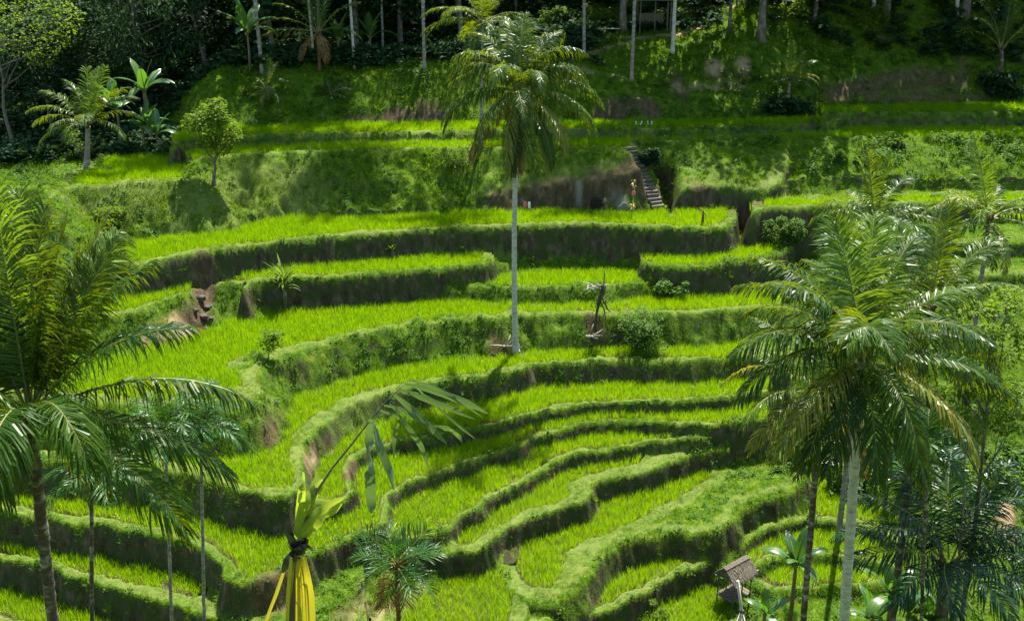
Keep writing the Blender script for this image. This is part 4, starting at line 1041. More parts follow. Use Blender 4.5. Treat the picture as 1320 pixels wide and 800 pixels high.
# ---- tall trunks on the ridge, crowns above the picture
RIDGE = [((338,94),(325,-10),.17,'trunk','straight grey palm trunk on the knoll left of the ragged palm'),((405,80),(393,-10),.11,'trunk_pale','thin white trunk beside the ragged palm on the knoll'),((457,88),(449,-10),.13,'trunk_pale','speckled leaning trunk on the crest of the knoll'),
         ((494,76),(493,-10),.12,'trunk','slim brown palm trunk on the middle of the knoll crest'),((547,90),(546,-10),.15,'trunk','twin stemmed trunk at the right end of the knoll crest'),((753,75),(750,-10),.15,'trunk','spotted grey trunk beside the sloping footpath'),
         ((814,104),(819,-10),.16,'trunk','mossy trunk at the lower end of the grassy ridge'),((867,68),(870,-10),.18,'trunk_pale','smooth pale trunk below the bamboo shelter'),((940,38),(943,-10),.16,'trunk_dark','dark trunk at the end of the sandy path'),
         ((1049,33),(1055,-10),.2,'trunk_dark','leaning dark trunk on the upper right slope'),((1126,12),(1126,-12),.18,'trunk_pale','short white trunk foot at the top edge above tall grass'),((1233,20),(1231,-12),.2,'trunk_pale','pale trunk foot at the top edge near the right corner'),
         ((268,96),(241,-6),.14,'trunk','bare trunk leaning left at the edge of the forest')]
for i, ((u, v), (tu, tv), rad, mt, lb) in enumerate(RIDGE):
    b0 = hit(u, v); q = at_d(tu, tv, b0[1])
    hh = 24.0 + 2.5 * math.sin(i * 2.3); dirv = (q - b0); dirv = dirv / dirv[2]
    if i == 12: hh = 12
    top = b0 + dirv * hh * np.array((.4, 1, 1)) if i != 12 else b0 + dirv * hh
    palm('ridge_palm', lb, top, b0 - np.array((0, 0, .1)), rfronds(26, 6.0, 40 + i), rad, rad * .75, mt, n=40, wid=.04, seed=40 + i, group='tall palms along the ridge', cat='palm tree')
# ================================================================== BROAD-LEAVED TREES
def leaf_cloud(centers, radii, per, lsize, mat, seed, flat=0.35, droop=0.2, aspect=.34, name='crown', squash=.75):
    r = np.random.default_rng(seed)
    C = np.repeat(np.asarray(centers, float), per, 0); Rr = np.repeat(np.asarray(radii, float), per)
    n = len(C)
    d = r.normal(0, 1, (n, 3)); d /= np.linalg.norm(d, axis=1)[:, None]
    p = C + d * (Rr * r.uniform(.35, 1.05, n) ** .7)[:, None] * np.array((1, 1, squash))
    u = d * .8 + r.normal(0, .6, (n, 3)); u[:, 2] = u[:, 2] * flat - droop; u /= np.linalg.norm(u, axis=1)[:, None]
    up_ = r.normal(0, .45, (n, 3)) + np.array((0, 0, 1.0)); w = np.cross(u, up_); w /= np.linalg.norm(w, axis=1)[:, None] + 1e-6
    nn = np.cross(w, u)
    l = (lsize * r.uniform(.55, 1.35, n))[:, None]
    V = np.stack([p, p + u * l * .45 + w * l * aspect + nn * l * .08, p + u * l - nn * l * .12, p + u * l * .45 - w * l * aspect + nn * l * .08], 1).reshape(-1, 3)
    F = np.arange(n * 4).reshape(n, 4)
    return mesh_np(name, V, F, [mat])
def limb_trunk(h, r0, crown_pts, seed, mat, lean=(0, 0), name='trunk', fork=.55, wob=.03):
    r = np.random.default_rng(seed); b = MB()
    n = 9; P = []
    for i in range(n):
        t = i / (n - 1)
        P.append(np.array((lean[0] * t + r.normal(0, wob) * h * t * (1 - t) * 2, lean[1] * t + r.normal(0, wob) * h * t * (1 - t) * 2, h * t)))
    rr = [r0 * (1.35 if i == 0 else 1) * (1 - .75 * i / (n - 1)) for i in range(n)]
    b.tube(P, rr, 8)
    for c in crown_pts:
        c = np.asarray(c, float)
        t = min(.98, max(fork, r.uniform(fork, 1.0)) if fork < .98 else .98)
        f = t * (n - 1); i = min(int(f), n - 2); s = P[i] + (P[i + 1] - P[i]) * (f - i)
        if c[2] < s[2] - .2: s = P[int(fork * (n - 1))]
        mid = (s + c) / 2 + np.array((r.normal(0, .06), r.normal(0, .06), -.06)) * np.linalg.norm(c - s)
        k = r0 * .38 * (1 - .6 * t) + .01
        b.tube([s, (s + mid) / 2, mid, c], [k, k * .8, k * .6, k * .25], 5)
    return b.mesh(name, [mat], True)
def crown_pts(n, rx, ry, rz, z0, seed, hollow=.5, zmin=-1):
    r = np.random.default_rng(seed); out = []
    while len(out) < n:
        d = r.normal(0, 1, 3); d /= np.linalg.norm(d)
        if d[2] < zmin: continue
        q = r.uniform(hollow, 1.0) ** .6
        out.append(np.array((d[0] * rx * q, d[1] * ry * q, z0 + d[2] * rz * q)))
    return out
# forest kinds: (trunk mesh, crown mesh)
FK = []
for k in range(6):
    h = (13, 11, 15, 10, 12, 14)[k]
    cpz = crown_pts(46, 4.6, 4.6, 4.8 if k % 2 else 5.6, h * .72, 500 + k, .45)
    bamboo_like = k in (2, 5)
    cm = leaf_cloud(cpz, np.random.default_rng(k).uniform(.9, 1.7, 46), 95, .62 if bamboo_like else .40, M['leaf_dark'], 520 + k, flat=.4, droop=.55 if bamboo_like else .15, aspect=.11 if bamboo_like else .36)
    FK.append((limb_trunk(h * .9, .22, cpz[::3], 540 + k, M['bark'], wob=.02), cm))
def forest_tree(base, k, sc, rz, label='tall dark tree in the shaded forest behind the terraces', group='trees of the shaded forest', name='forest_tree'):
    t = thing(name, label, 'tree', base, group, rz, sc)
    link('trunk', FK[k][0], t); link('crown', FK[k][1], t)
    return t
fr_ = np.random.default_rng(77)
FOREST = []
# dark wood behind the knoll and in the ravine at the left
for D, u0, u1, n, s0 in [(97,-60,170,4,.62),(103,-90,235,5,.85),(101,250,640,6,1.3),(93,60,225,3,.95),(111,-120,700,13,.95),(119,-160,860,14,1.05),(128,-200,900,14,1.2)]:
    for i in range(n):
        u = u0 + (u1 - u0) * (i + .5 + fr_.normal(0, .18)) / n
        x = (u - 660) / FPX * (D * cp + 8) ; y = D + fr_.normal(0, 1.4)
        FOREST.append((x, y, s0 * fr_.uniform(.85, 1.15)))
for i, (x, y, s_) in enumerate(FOREST):
    forest_tree((x, y, sample(x, y) - .3), i % 6, s_, fr_.uniform(0, 6.28))
# added canopy trees, crowns out of view, sized to shade the upper fields
CAN = []
for D, u0, u1, n, s0 in [(99,720,1050,2,1.65),(103,1020,1480,3,1.75),(112,620,1480,5,1.2),(120,860,1560,7,1.2)]:
    for i in range(n):
        u = u0 + (u1 - u0) * (i + .5 + fr_.normal(0, .2)) / n
        CAN.append(((u - 660) / FPX * (D * cp + 4), D + fr_.normal(0, 1.0), s0 * fr_.uniform(.9, 1.15)))
for i, (x, y, s_) in enumerate(CAN):
    forest_tree((x, y, sample(x, y) - .3), (0, 1, 3, 4)[i % 4], s_, fr_.uniform(0, 6.28), 'tall tree added on the ridge to shade the upper fields', 'added shade trees on the ridge', 'added_shade_tree')
# forest floor
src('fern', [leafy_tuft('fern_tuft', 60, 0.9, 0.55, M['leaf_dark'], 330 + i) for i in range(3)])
def floor_plants(n, x0, x1, y0, y1, sc, label, seed, cond=None):
    r = np.random.default_rng(seed); px = r.uniform(x0, x1, n); py = r.uniform(y0, y1, n)
    pz = gheight(px, py); ok = in_view(px, py, pz)
    if cond is not None: ok &= cond(px, py, pz)
    px, py, pz = px[ok], py[ok], pz[ok]; m = len(px); s = sc * r.uniform(.5, 1.4, m)
    tag(scatter('undergrowth', 'fern', np.c_[px, py, pz], np.c_[r.normal(0, .2, m), r.normal(0, .2, m), r.uniform(0, 6.28, m)], np.c_[s, s, s]), label)
floor_plants(2600, -60, 8, 93, 124, 1.0, 'dark leafy undergrowth beneath the forest trees', 1)
def ravine(x, y, z):
    dp = y * cp - z * sp; u = 660 + FPX * x / dp; v = 400 - FPX * (y * sp + z * cp) / dp
    return (u < 236 - (v - 90) * .15) & (v < 212 - np.clip(u - 60, 0, 200) * .06) & (y > 79)
floor_plants(1500, -75, -22, 78, 96, .9, 'dark leafy undergrowth in the ravine at the left', 2, ravine)
floor_plants(500, 6, 70, 99.5, 112, .9, 'dark undergrowth beneath the ridge trees', 3)

# ---- single trees on the terraces
def small_tree(name, label, base, h, cps, rad, per, ls, mat, r0, seed, lean=(0, 0), fork=.5, cat='tree', **kw):
    t = thing(name, label, cat, base)
    link('trunk', limb_trunk(h, r0, cps[:14], seed, M['bark'], lean, fork=fork), t)
    link('crown', leaf_cloud(cps, rad, per, ls, M[mat], seed, **kw), t)
    return t
b0 = hit(275, 238)
px = depth(b0) / FPX
cps = [np.array((a * px, b * px * .8, c * px)) for a, b, c in [(2,8,95),(-12,-4,88),(16,0,92),(-14,10,72),(24,4,78),(6,-12,70),(26,-8,62),(-2,0,58),(14,8,55),(30,2,66),(8,0,84),(-16,-8,80),(18,-12,50),(12,12,102)]]
small_tree('round_tree', 'small round-crowned tree with bright leaves on the sunlit bank', b0 - np.array((0, 0, .1)), 60 * px, cps, np.full(len(cps), 12.5 * px), 210, .22, 'leaf_light', .14, 601, lean=(10 * px, 0))
b0 = hit(346, 462); px = depth(b0) / FPX
cps = [np.array((a * px, b * px, c * px)) for a, b, c in [(6,0,30),(-4,4,24),(14,0,24),(4,-4,18),(12,4,34),(0,0,36)]]
small_tree('sapling', 'little sapling with a tuft of pale leaves on the left terrace edge', b0, 24 * px, cps, np.full(6, 8 * px), 60, .2, 'leaf_light', .04, 602, lean=(4 * px, 0), cat='sapling')
# light green tree with tiers of small leaves at the right edge
c0 = at_d(1279, 420, 36.0); g0 = sample(at_d(1262, 800, 36.0)[0], 36.0); bx = at_d(1262, 800, 36.0)[0]
bb = np.array((bx - .3, 36.0, g0 - .1)); px = depth(c0) / FPX
def tier(u, v, D=36.0): return at_d(u, v, D) - bb
tiers = [(1245,385),(1270,372),(1300,378),(1235,400),(1262,398),(1290,395),(1318,392),(1228,425),(1255,432),(1285,428),(1312,420),(1240,455),(1268,460),(1300,455),(1225,470),(1325,440),
         (1235,500),(1262,505),(1296,505),(1320,500),(1245,530),(1280,535),(1310,530),(1215,455),(1290,548)]
cps = [tier(u, v, 36.0 + fr_.normal(0, .9)) for u, v in tiers]
t = thing('slender_tree', 'slender light green tree with layered small leaves at the right edge', 'tree', bb)
link('trunk', limb_trunk(c0[2] - bb[2] + .6, .135, cps, 611, M['bark'], lean=(c0[0] - bb[0], 0), fork=.72, wob=.006), t)
link('crown', leaf_cloud(cps, np.full(len(cps), .62), 130, .20, M['leaf_light'], 612, squash=.35, droop=.1), t)
c1 = [tier(u, v, 35.6) for u, v in [(1205,612),(1225,606),(1240,618),(1255,612),(1275,622),(1292,610),(1310,618),(1190,632),(1215,640),(1290,600),(1230,598)]]
b1 = at_d(1247, 800, 35.0); g1 = sample(b1[0], 35.0); bb2 = np.array((b1[0], 35.0, g1 - .1))
t = thing('slender_tree', 'thin grey stemmed tree with flat sprays of pale leaves at mid height', 'tree', bb2)
c1 = [p + bb - bb2 for p in c1]
link('trunk', limb_trunk(at_d(1248, 545, 35)[2] - bb2[2], .085, c1, 614, M['bark'], lean=(at_d(1248, 545, 35)[0] - bb2[0], 0), fork=.6, wob=.006), t)
link('crown', leaf_cloud(c1 + [tier(1240,545,35)+bb-bb2, tier(1262,552,35)+bb-bb2], np.full(13, .42), 60, .15, M['leaf_light'], 615, squash=.35, droop=.1), t)
# sunlit tree in the top left corner
b0 = np.array(at_d(20, 215, 88.0)); b0[2] = sample(b0[0], b0[1]); px = 92 / FPX
cps = [at_d(u, v, 88 + fr_.normal(0, 1.5)) - b0 for u, v in [(10,20),(35,10),(60,18),(80,35),(20,45),(48,42),(70,55),(5,60),(35,65),(88,20),(60,-10),(25,-15),(-15,30),(-10,5),(78,5),(50,75),(-20,-20),(90,45)]]
t = thing('corner_tree', 'sunlit yellow-green tree in the top left corner', 'tree', b0)
link('trunk', limb_trunk(10, .2, cps, 621, M['bark'], fork=.5), t)
link('crown', leaf_cloud(cps, np.full(len(cps), 1.2), 110, .26, M['leaf_light'], 622), t)
# pale shrub beside the small left plot
def shrub(label, u, v, w, h, per=120, ls=.16, mat='leaf', n=9, seed=0, name='shrub', D=None, cat='shrub', **kw):
    b0 = hit(u, v) if D is None else np.array((at_d(u, v, D)[0], D, sample(at_d(u, v, D)[0], D)))
    px = depth(b0) / FPX; r = np.random.default_rng(seed)
    cps = [np.array((r.uniform(-.5, .5) * w * px, r.uniform(-.5, .5) * w * px * .7, r.uniform(.25, .85) * h * px)) for _ in range(int(n * 1.7))]
    cps = [c * np.array((1, 1, r.uniform(.55, 1.25))) for c in cps]
    t = thing(name, label, cat, b0 - np.array((0, 0, .05)))
    link('stem', limb_trunk(h * px * .5, .03 + .01 * h * px, cps, seed, M['bark'], fork=.15), t)
    link('foliage', leaf_cloud(cps, np.array([.15 * (w + h) * px * .6 * r.uniform(.55, 1.4) for _ in cps]), int(per * .62), ls, M[mat], seed, name='foliage', **kw), t)
    return t
shrub('pale twiggy shrub in front of the young palm at the small left plot', 108, 208, 26, 42, 60, .16, 'leaf_light', 9, 31)
shrub('pale wispy shrub on the shaded upper bank left of the tall palm', 590, 222, 26, 34, 50, .2, 'leaf_light', 8, 32)
shrub('low dark bush on the shaded bank right of the gully', 1083, 208, 16, 14, 90, .2, 'leaf', 6, 33)
shrub('dark bush further right on the shaded bank', 1112, 212, 18, 12, 90, .2, 'leaf', 6, 34)
shrub('small bush high on the bank near the far right palm', 1157, 190, 14, 12, 90, .2, 'leaf', 6, 35)
shrub('small round pale bush on the upper right slope', 1078, 50, 16, 16, 110, .22, 'leaf_light', 6, 36)
shrub('pale leafy sprig above the young palm on the right slope', 1035, 48, 12, 10, 70, .22, 'leaf_light', 5, 37)
shrub('dark green bush under the pale trunk on the upper right slope', 1162, 42, 20, 14, 110, .25, 'leaf', 6, 38)
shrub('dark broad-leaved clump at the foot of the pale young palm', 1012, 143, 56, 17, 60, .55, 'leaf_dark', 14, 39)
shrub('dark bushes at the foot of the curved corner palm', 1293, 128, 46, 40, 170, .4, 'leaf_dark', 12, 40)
shrub('rounded grassy mound bush right of the long terrace end', 998, 312, 58, 36, 420, .16, 'leaf', 16, 41)
shrub('shadowy tangle of bushes filling the gully beside the stairs', 838, 215, 24, 26, 220, .22, 'leaf_dark', 10, 42)
shrub('leafy vine mass climbing beside the dead stump', 828, 455, 40, 62, 200, .16, 'weed', 16, 43)
shrub('bright green creeper patch at the end of the short strip', 862, 382, 40, 26, 200, .15, 'weed', 12, 44)
shrub('rounded tuft bush on the sunlit left spur', 138, 298, 44, 32, 320, .17, 'leaf_light', 12, 45)
shrub('leafy light green bush in the bottom right corner', 1272, 812, 110, 70, 330, .17, 'leaf_light', 22, 46, D=35.5, squash=.5)
shrub('sunlit leafy bush at the bottom right below the sugar palm', 1225, 812, 70, 40, 200, .17, 'leaf_light', 12, 47, D=34.5, squash=.5)
shrub('dark green bush beneath the arching sugar palm fronds', 1185, 800, 90, 60, 260, .24, 'leaf_dark', 18, 48, D=36.5)
shrub('green thicket behind the big right palm trunk', 1100, 640, 60, 40, 220, .2, 'leaf', 12, 49)
shrub('dark thicket under the far right fronds', 1290, 740, 90, 60, 260, .22, 'leaf', 16, 50, D=38)
shrub('yellow-green shrub at the bottom edge left of the hut', 842, 800, 30, 26, 160, .10, 'leaf_light', 8, 51)
shrub('leafy thicket at mid height on the right edge', 1300, 610, 70, 40, 220, .2, 'leaf', 12, 52)
shrub('scrubby bush on the slope right of the terrace ends', 1015, 600, 40, 30, 200, .18, 'leaf', 10, 53)
shrub('grassy scrub between the right hand palm trunks', 1165, 540, 60, 40, 220, .2, 'leaf', 12, 54)
for i, (u, v, w, h, m, ls, lb) in enumerate([(720,40,60,34,'leaf',.3,'leafy bushes behind the sloping footpath'),(775,36,50,30,'leaf_light',.28,'sun-flecked bush behind the bench'),(835,38,40,24,'leaf',.28,'bush beside the bamboo shelter'),
        (1005,16,60,16,'leaf_light',.26,'sunlit weeds at the top of the right slope'),(1120,36,46,26,'leaf_light',.3,'tuft of sunlit tall grass under the short white trunk'),(440,84,60,22,'leaf_dark',.45,'dark broad leaves at the edge of the forest floor'),(500,82,60,22,'leaf_dark',.45,'dark broad leaves on the crest by the slim trunk'),
        (360,86,50,24,'leaf_dark',.4,'dark leaves behind the straight grey trunk')]):
    shrub(lb, u, v, w, h, 130, ls, m, 10, 70 + i)

# ================================================================== BANANA PLANTS
def banana_leaf(L, W_, e0, e1, seed):
    r = np.random.default_rng(seed); N = 10; b = MB(); P = [np.zeros(3)]
    for i in range(N):
        e = R(e0 + (e1 - e0) * ((i + .5) / N) ** 1.2); P.append(P[-1] + np.array((math.cos(e), 0, math.sin(e))) * L / N)
    V = []; F = []
    for i, p in enumerate(P):
        t = i / N; w = W_ * (0.04 if t < .12 else math.sin(math.pi * min(1, (t - .10) / .9 * .93 + .07)) ** .55)
        if i == N: w = W_ * .05
        dr = .25 * w
        tear = r.uniform(-.12, .05, 2) * w
        V += [p + np.array((0, w + tear[0], -dr + .1 * w)), p + np.array((0, w * .5, .08 * w)), p + np.array((0, 0, -.03)), p + np.array((0, -w * .5, .08 * w)), p + np.array((0, -w + tear[1], -dr + .1 * w))]
    for i in range(N):
        for j in range(4):
            if r.uniform() < .08 and j in (0, 3) and i > 2: continue
            F.append((5 * i + j, 5 * i + j + 1, 5 * i + j + 6, 5 * i + j + 5))
    b.add(V, F, 0)
    b.tube([p - np.array((0, 0, .02)) for p in P], [.035 * (1 - .8 * i / N) + .004 for i in range(N + 1)], 5, 1)
    return b.mesh('leaf', [M['banana'], M['rachis']], True)
_bl = {}
def banana(label, base, H_, L, n, seed, w=.30, group=None):
    r = np.random.default_rng(seed)
    t = thing('banana_plant', label, 'banana plant', base, group)
    b = MB(); b.tube([(0, 0, -.1), (0.02, 0, H_ * .5), (0, 0.02, H_), (0, 0, H_ * 1.05 + .1)], [.13, .11, .085, .04], 8)
    link('stem', b.mesh('stem', [M['banana_stem']], True), t)
    for i in range(n):
        q = i / max(1, n - 1); e0 = 84 - 42 * q; e1 = e0 - 25 - 85 * q
        key = (round(e0 / 8), round(e1 / 15), i % 3)
        if key not in _bl: _bl[key] = banana_leaf(2.0, .30, e0, e1, seed + i)
        link('leaf', _bl[key], t, (0, 0, H_), (r.normal(0, .12), 0, R(i * 137.5 + seed * 47)), L / 2.0 * r.uniform(.85, 1.1))
    return t
def on(u, v, D): 
    p = at_d(u, v, D); return np.array((p[0], D, sample(p[0], D)))
p0 = hit(1022, 792); p0 = on(1018, 800, 41.0)
banana('bright banana plant with broad sunlit leaves right of the thatched hut', p0, at_d(1020, 728, 41)[2] - p0[2], 1.9, 9, 1)
p0 = on(985, 800, 40.0); banana('low banana plant with two pale leaves at the bottom edge', p0, max(.4, at_d(985, 792, 40)[2] - p0[2]), 1.5, 6, 2)
p0 = hit(1140, 652); banana('banana plant with ragged pale leaves behind the big palm trunk', p0, 2.0, 1.5, 8, 3)
p0 = hit(1165, 655); banana('taller banana plant beside the ragged one behind the palms', p0, 2.3, 1.6, 8, 4)
for i, (u, v, D, lb) in enumerate([(1145,770,36.5,'dark banana plant at the lower right with one bright yellow-green leaf'),(1170,792,35.5,'shaded banana plant at the bottom edge near the sugar palm'),(1125,800,37,'shaded banana plant just right of the big pale trunk'),(1200,805,35,'shaded banana plant under the sugar palm fronds')]):
    p0 = on(u, 800, D); banana(lb, p0, max(.5, at_d(u, v, D)[2] - p0[2]), 1.9, 7, 10 + i)
for i, (u, v, h, L, lb) in enumerate([(158,198,3.6,3.0,'left banana plant of the clump before the dark forest'),(196,192,4.8,3.2,'tallest banana plant of the clump before the dark forest'),(188,200,2.2,2.6,'low banana plant at the foot of the clump before the dark forest'),(205,198,1.6,2.4,'rightmost low banana plant beside the small left plot'),
        (323,92,3.2,3.2,'banana plant left of the straight grey trunk on the knoll'),(437,80,2.0,2.6,'banana plant behind the ragged palm on the knoll'),(478,78,2.0,2.8,'banana plant between two slim trunks on the knoll crest')]):
    p0 = hit(u, v); banana(lb, p0, h, L, 8, 30 + i)

# ================================================================== SPIKY PLANT, STUMP, SHELTERS AND SMALL THINGS
def blades(label, u, v, h, n, seed, mat='leaf_light', name='spiky_plant', cat='plant'):
    b0 = hit(u, v); px = depth(b0) / FPX; H_ = h * px; r = np.random.default_rng(seed)
    t = thing(name, label, cat, b0)
    b = MB(); b.tube([(0, 0, -.1), (.03, 0, H_ * .3), (-.02, 0, H_ * .55)], [.09, .07, .05], 6)
    b.tube([(.12, 0, -.1), (.16, 0, H_ * .25), (.1, 0, H_ * .42)], [.06, .05, .03], 6)
    link('stem', b.mesh('stem', [M['bark']], True), t)
    for i in range(n):
        a = r.uniform(0, 6.28); e0 = r.uniform(40, 85); L = H_ * r.uniform(.35, .55); e1 = e0 - r.uniform(20, 110); bb = MB(); P = [np.zeros(3)]
        for k in range(5):
            e = R(e0 + (e1 - e0) * (k / 4)); P.append(P[-1] + np.array((math.cos(e), 0, math.sin(e))) * L / 5)
        bb.strip(P, np.array((0, 1.0, 0)), [.05, .075, .075, .06, .035, .004])
        link('leaf', bb.mesh('leaf', [M[mat]]), t, (0, 0, H_ * r.uniform(.3, .58)), (0, 0, a))
    return t
blades('spiky long-leaved plant standing on the edge of the upper left rice strip', 367, 398, 74, 34, 1)
blades('thin upright cane grass on the left edge of the dark earth face', 505, 333, 26, 10, 2)

# dead stump wrapped with vines
b0 = hit(768, 436); px = depth(b0) / FPX
def sp_(u, v, dy=0.0):
    p = at_d(u, v, b0[1] + dy); return p - b0
t = thing('dead_stump', 'dead forked tree stump draped with vines on the terrace edge', 'stump', b0)
b = MB(); b.tube([sp_(767, 428), sp_(769, 405), sp_(772, 390), sp_(778, 372), sp_(777, 366)], [.09, .08, .12, .2, .13], 7)
link('trunk', b.mesh('trunk', [M['deadwood']], True), t)
for pts, rad in [([(777,385),(783,398),(787,402)], .07), ([(774,388),(779,400),(781,414)], .06), ([(778,372),(779,356),(779,347)], .05), ([(770,400),(766,416),(767,424)], .06)]:
    b = MB(); b.tube([sp_(*q) for q in pts], [rad, rad * .8, rad * .5], 6); link('limb', b.mesh('limb', [M['deadwood']], True), t)
b = MB(); r_ = np.random.default_rng(4)
for i in range(26):
    a = sp_(757 + r_.uniform(0, 18), 368 + r_.uniform(-3, 5), r_.uniform(-.5, .3)); d = np.array((r_.normal(0, .4), r_.normal(0, .3), r_.normal(-.05, .08)))
    b.tube([a, a + d], [.03, .012], 4)
link('dry_twigs', b.mesh('dry_twigs', [M['wood_pale']]), t)
cv = [sp_(772 + r_.normal(0, 7), 375 + r_.uniform(-12, 18), r_.normal(0, .2)) for _ in range(12)]
link('vine', leaf_cloud(cv, np.full(12, .22), 55, .12, M['weed'], 91, name='vine'), t)
# bleached root at its foot and by the palm
def roots(label, u, v, n, sz, seed, name='dead_branch'):
    b0 = hit(u, v); r = np.random.default_rng(seed); b = MB(); px = depth(b0) / FPX
    for i in range(n):
        d = np.array((r.normal(0, 1), r.normal(0, .5), r.normal(.25, .25))); d = d / np.linalg.norm(d) * sz * px * r.uniform(.5, 1.1)
        a = np.array((r.normal(0, .1), r.normal(0, .1), .08))
        b.tube([a, a + d * .5 + np.array((0, 0, r.normal(0, .06))), a + d], [.05, .035, .012], 5)
    o = link(name, b.mesh(name, [M['wood_pale']], True), loc=b0)
    tag(o, label, 'branch')
roots('bleached dead branches heaped below the dead stump', 762, 434, 12, 17, 1)
roots('grey dead branch lying beside the foot of the tall middle palm', 650, 448, 5, 22, 2)
roots('heap of dry grey fronds and twigs under the palms on the right', 1083, 600, 22, 34, 3)
roots('pale driftwood on the bank by the long terrace end', 1090, 575, 10, 30, 4)

# thatched hut on posts
hb = hit(945, 772); HX = depth(hb) / FPX
t = thing('thatched_hut', 'small grey thatched field hut on wooden posts at the lower right', 'hut', hb, rotz=R(38), scale=.92)
Lr, Wr, ph, rh = 2.0, 1.5, 1.85, .62
for sx in (-1, 0, 1):
    for sy in (-1, 1):
        b = MB(); b.tube([(sx * .75, sy * .55, -.3), (sx * .75, sy * .55, ph)], [.045, .04], 6); link('post', b.mesh('post', [M['wood']]), t)
for x in np.linspace(-.75, .75, 8):
    b = MB(); b.box((x, 0, .45), (.17, 1.2, .04)); link('floor_board', b.mesh('floor_board', [M['wood']]), t)
for sy in (-1, 1):
    b = MB(); b.tube([(-1.0, sy * .57, ph), (1.0, sy * .57, ph)], [.04, .04], 6); link('beam', b.mesh('beam', [M['wood']]), t)
b = MB(); b.tube([(-1.05, 0, ph + rh - .1), (1.05, 0, ph + rh - .1)], [.04, .04], 6); link('ridge_pole', b.mesh('ridge_pole', [M['wood']]), t)
r_ = np.random.default_rng(8)
for sy in (-1, 1):
    b = MB()
    b.add([(-Lr / 2, 0, ph + rh), (Lr / 2, 0, ph + rh), (Lr / 2, sy * Wr / 2, ph - .12), (-Lr / 2, sy * Wr / 2, ph - .12), (-Lr / 2, 0, ph + rh - .12), (Lr / 2, 0, ph + rh - .12), (Lr / 2, sy * Wr / 2, ph - .2), (-Lr / 2, sy * Wr / 2, ph - .2)],
          [(0, 1, 2, 3), (7, 6, 5, 4), (0, 3, 7, 4), (1, 5, 6, 2), (3, 2, 6, 7), (0, 4, 5, 1)])
    for k in range(5):
        for i in range(60):
            x = -Lr / 2 + Lr * (i + r_.uniform(0, 1)) / 60; s0 = max(0, k / 6 + r_.normal(0, .09)); s1 = min(s0 + r_.uniform(.3, .6), 1.12) + r_.normal(0, .06)
            f = lambda s: np.array((x + r_.normal(0, .012), sy * Wr / 2 * s, ph + rh - (rh + .12) * s + .04 + r_.normal(0, .02)))
            b.strip([f(s0), f((s0 + s1) / 2) + np.array((0, 0, .02)), f(s1)], np.array((1.0, 0, 0)), [.018, .02, .006])
    link('thatch', b.mesh('thatch', [M['straw']]), t)
b = MB()
for i in range(40):
    x = -Lr / 2 + Lr * i / 40; b.strip([np.array((x, -.17, ph + rh - .03)), np.array((x, 0, ph + rh + .06)), np.array((x + r_.normal(0, .03), .17, ph + rh - .03))], np.array((1.0, 0, 0)), [.03, .035, .025])
link('ridge_thatch', b.mesh('ridge_thatch', [M['straw']]), t)
for s_ in (-1, 1):
    b = MB(); b.add([(s_ * .93, -.6, ph - .05), (s_ * .93, .6, ph - .05), (s_ * .93, 0, ph + rh - .14), (s_ * .90, -.6, ph - .05), (s_ * .90, .6, ph - .05), (s_ * .90, 0, ph + rh - .14)], [(0, 1, 2), (5, 4, 3), (0, 3, 4, 1), (1, 4, 5, 2), (2, 5, 3, 0)])
    link('gable', b.mesh('gable', [M['straw']]), t)
for s_ in (-1, 1):
    b = MB(); b.tube([(-1.1, s_ * .5, ph - .02), (1.25, s_ * .62, ph - .06)], [.025, .02], 5); link('rail', b.mesh('rail', [M['wood_pale']]), t)

# bamboo tripod in front of the hut
D0 = 36.0; top = at_d(951, 748, D0); jn = at_d(956, 787, D0); gz = sample(top[0], D0)
t = thing('bamboo_tripod', 'pale bamboo pole tied onto splayed legs in front of the hut', 'pole', (jn[0], D0, gz))
o_ = np.array((jn[0], D0, gz))
b = MB(); b.tube([top - o_, jn - o_, jn - o_ + np.array((.06, 0, -1.0))], [.06, .065, .06], 8); link('pole', b.mesh('pole', [M['wood_pale']], True), t)
for a in (200, 330, 265, 80):
    d = np.array((math.cos(R(a)), math.sin(R(a)), 0)); s = jn - o_; e = d * 2.0
    b = MB(); b.tube([s + np.array((0, 0, .05)), (s + e) / 2 + d * .12, e], [.035, .04, .04], 6); link('leg', b.mesh('leg', [M['wood_pale']], True), t)
b = MB()
for k in range(4): b.tube([jn - o_ + np.array((.09 * math.cos(a), .09 * math.sin(a), -.06 + .04 * k)) for a in np.linspace(0, 6.28, 10)], .018, 4)
link('rope', b.mesh('rope', [M['straw']]), t)

# earth stairs beside the gully
t = None
st = thing('earth_stairs', 'worn stone and earth stairs climbing the bank beside the gully', 'stairs', ST1)
for i in range(17):
    p = ST0 + (ST1 - ST0) * (i + .3) / 17; b = MB(); w = 1.0 + .25 * fr_.uniform()
    mt = Matrix.Rotation(math.atan2(-_e[1], -_e[0]) - R(90) + fr_.normal(0, .08), 3, 'Z')
    b.box((0, 0, 0), (w, .36, .22), 0, mt); b.v = [tuple(np.array(q) + fr_.normal(0, .02, 3)) for q in b.v]
    link('step', b.mesh('step', [M['stone']]), st, p - ST1 + np.array((0, 0, -.02)))
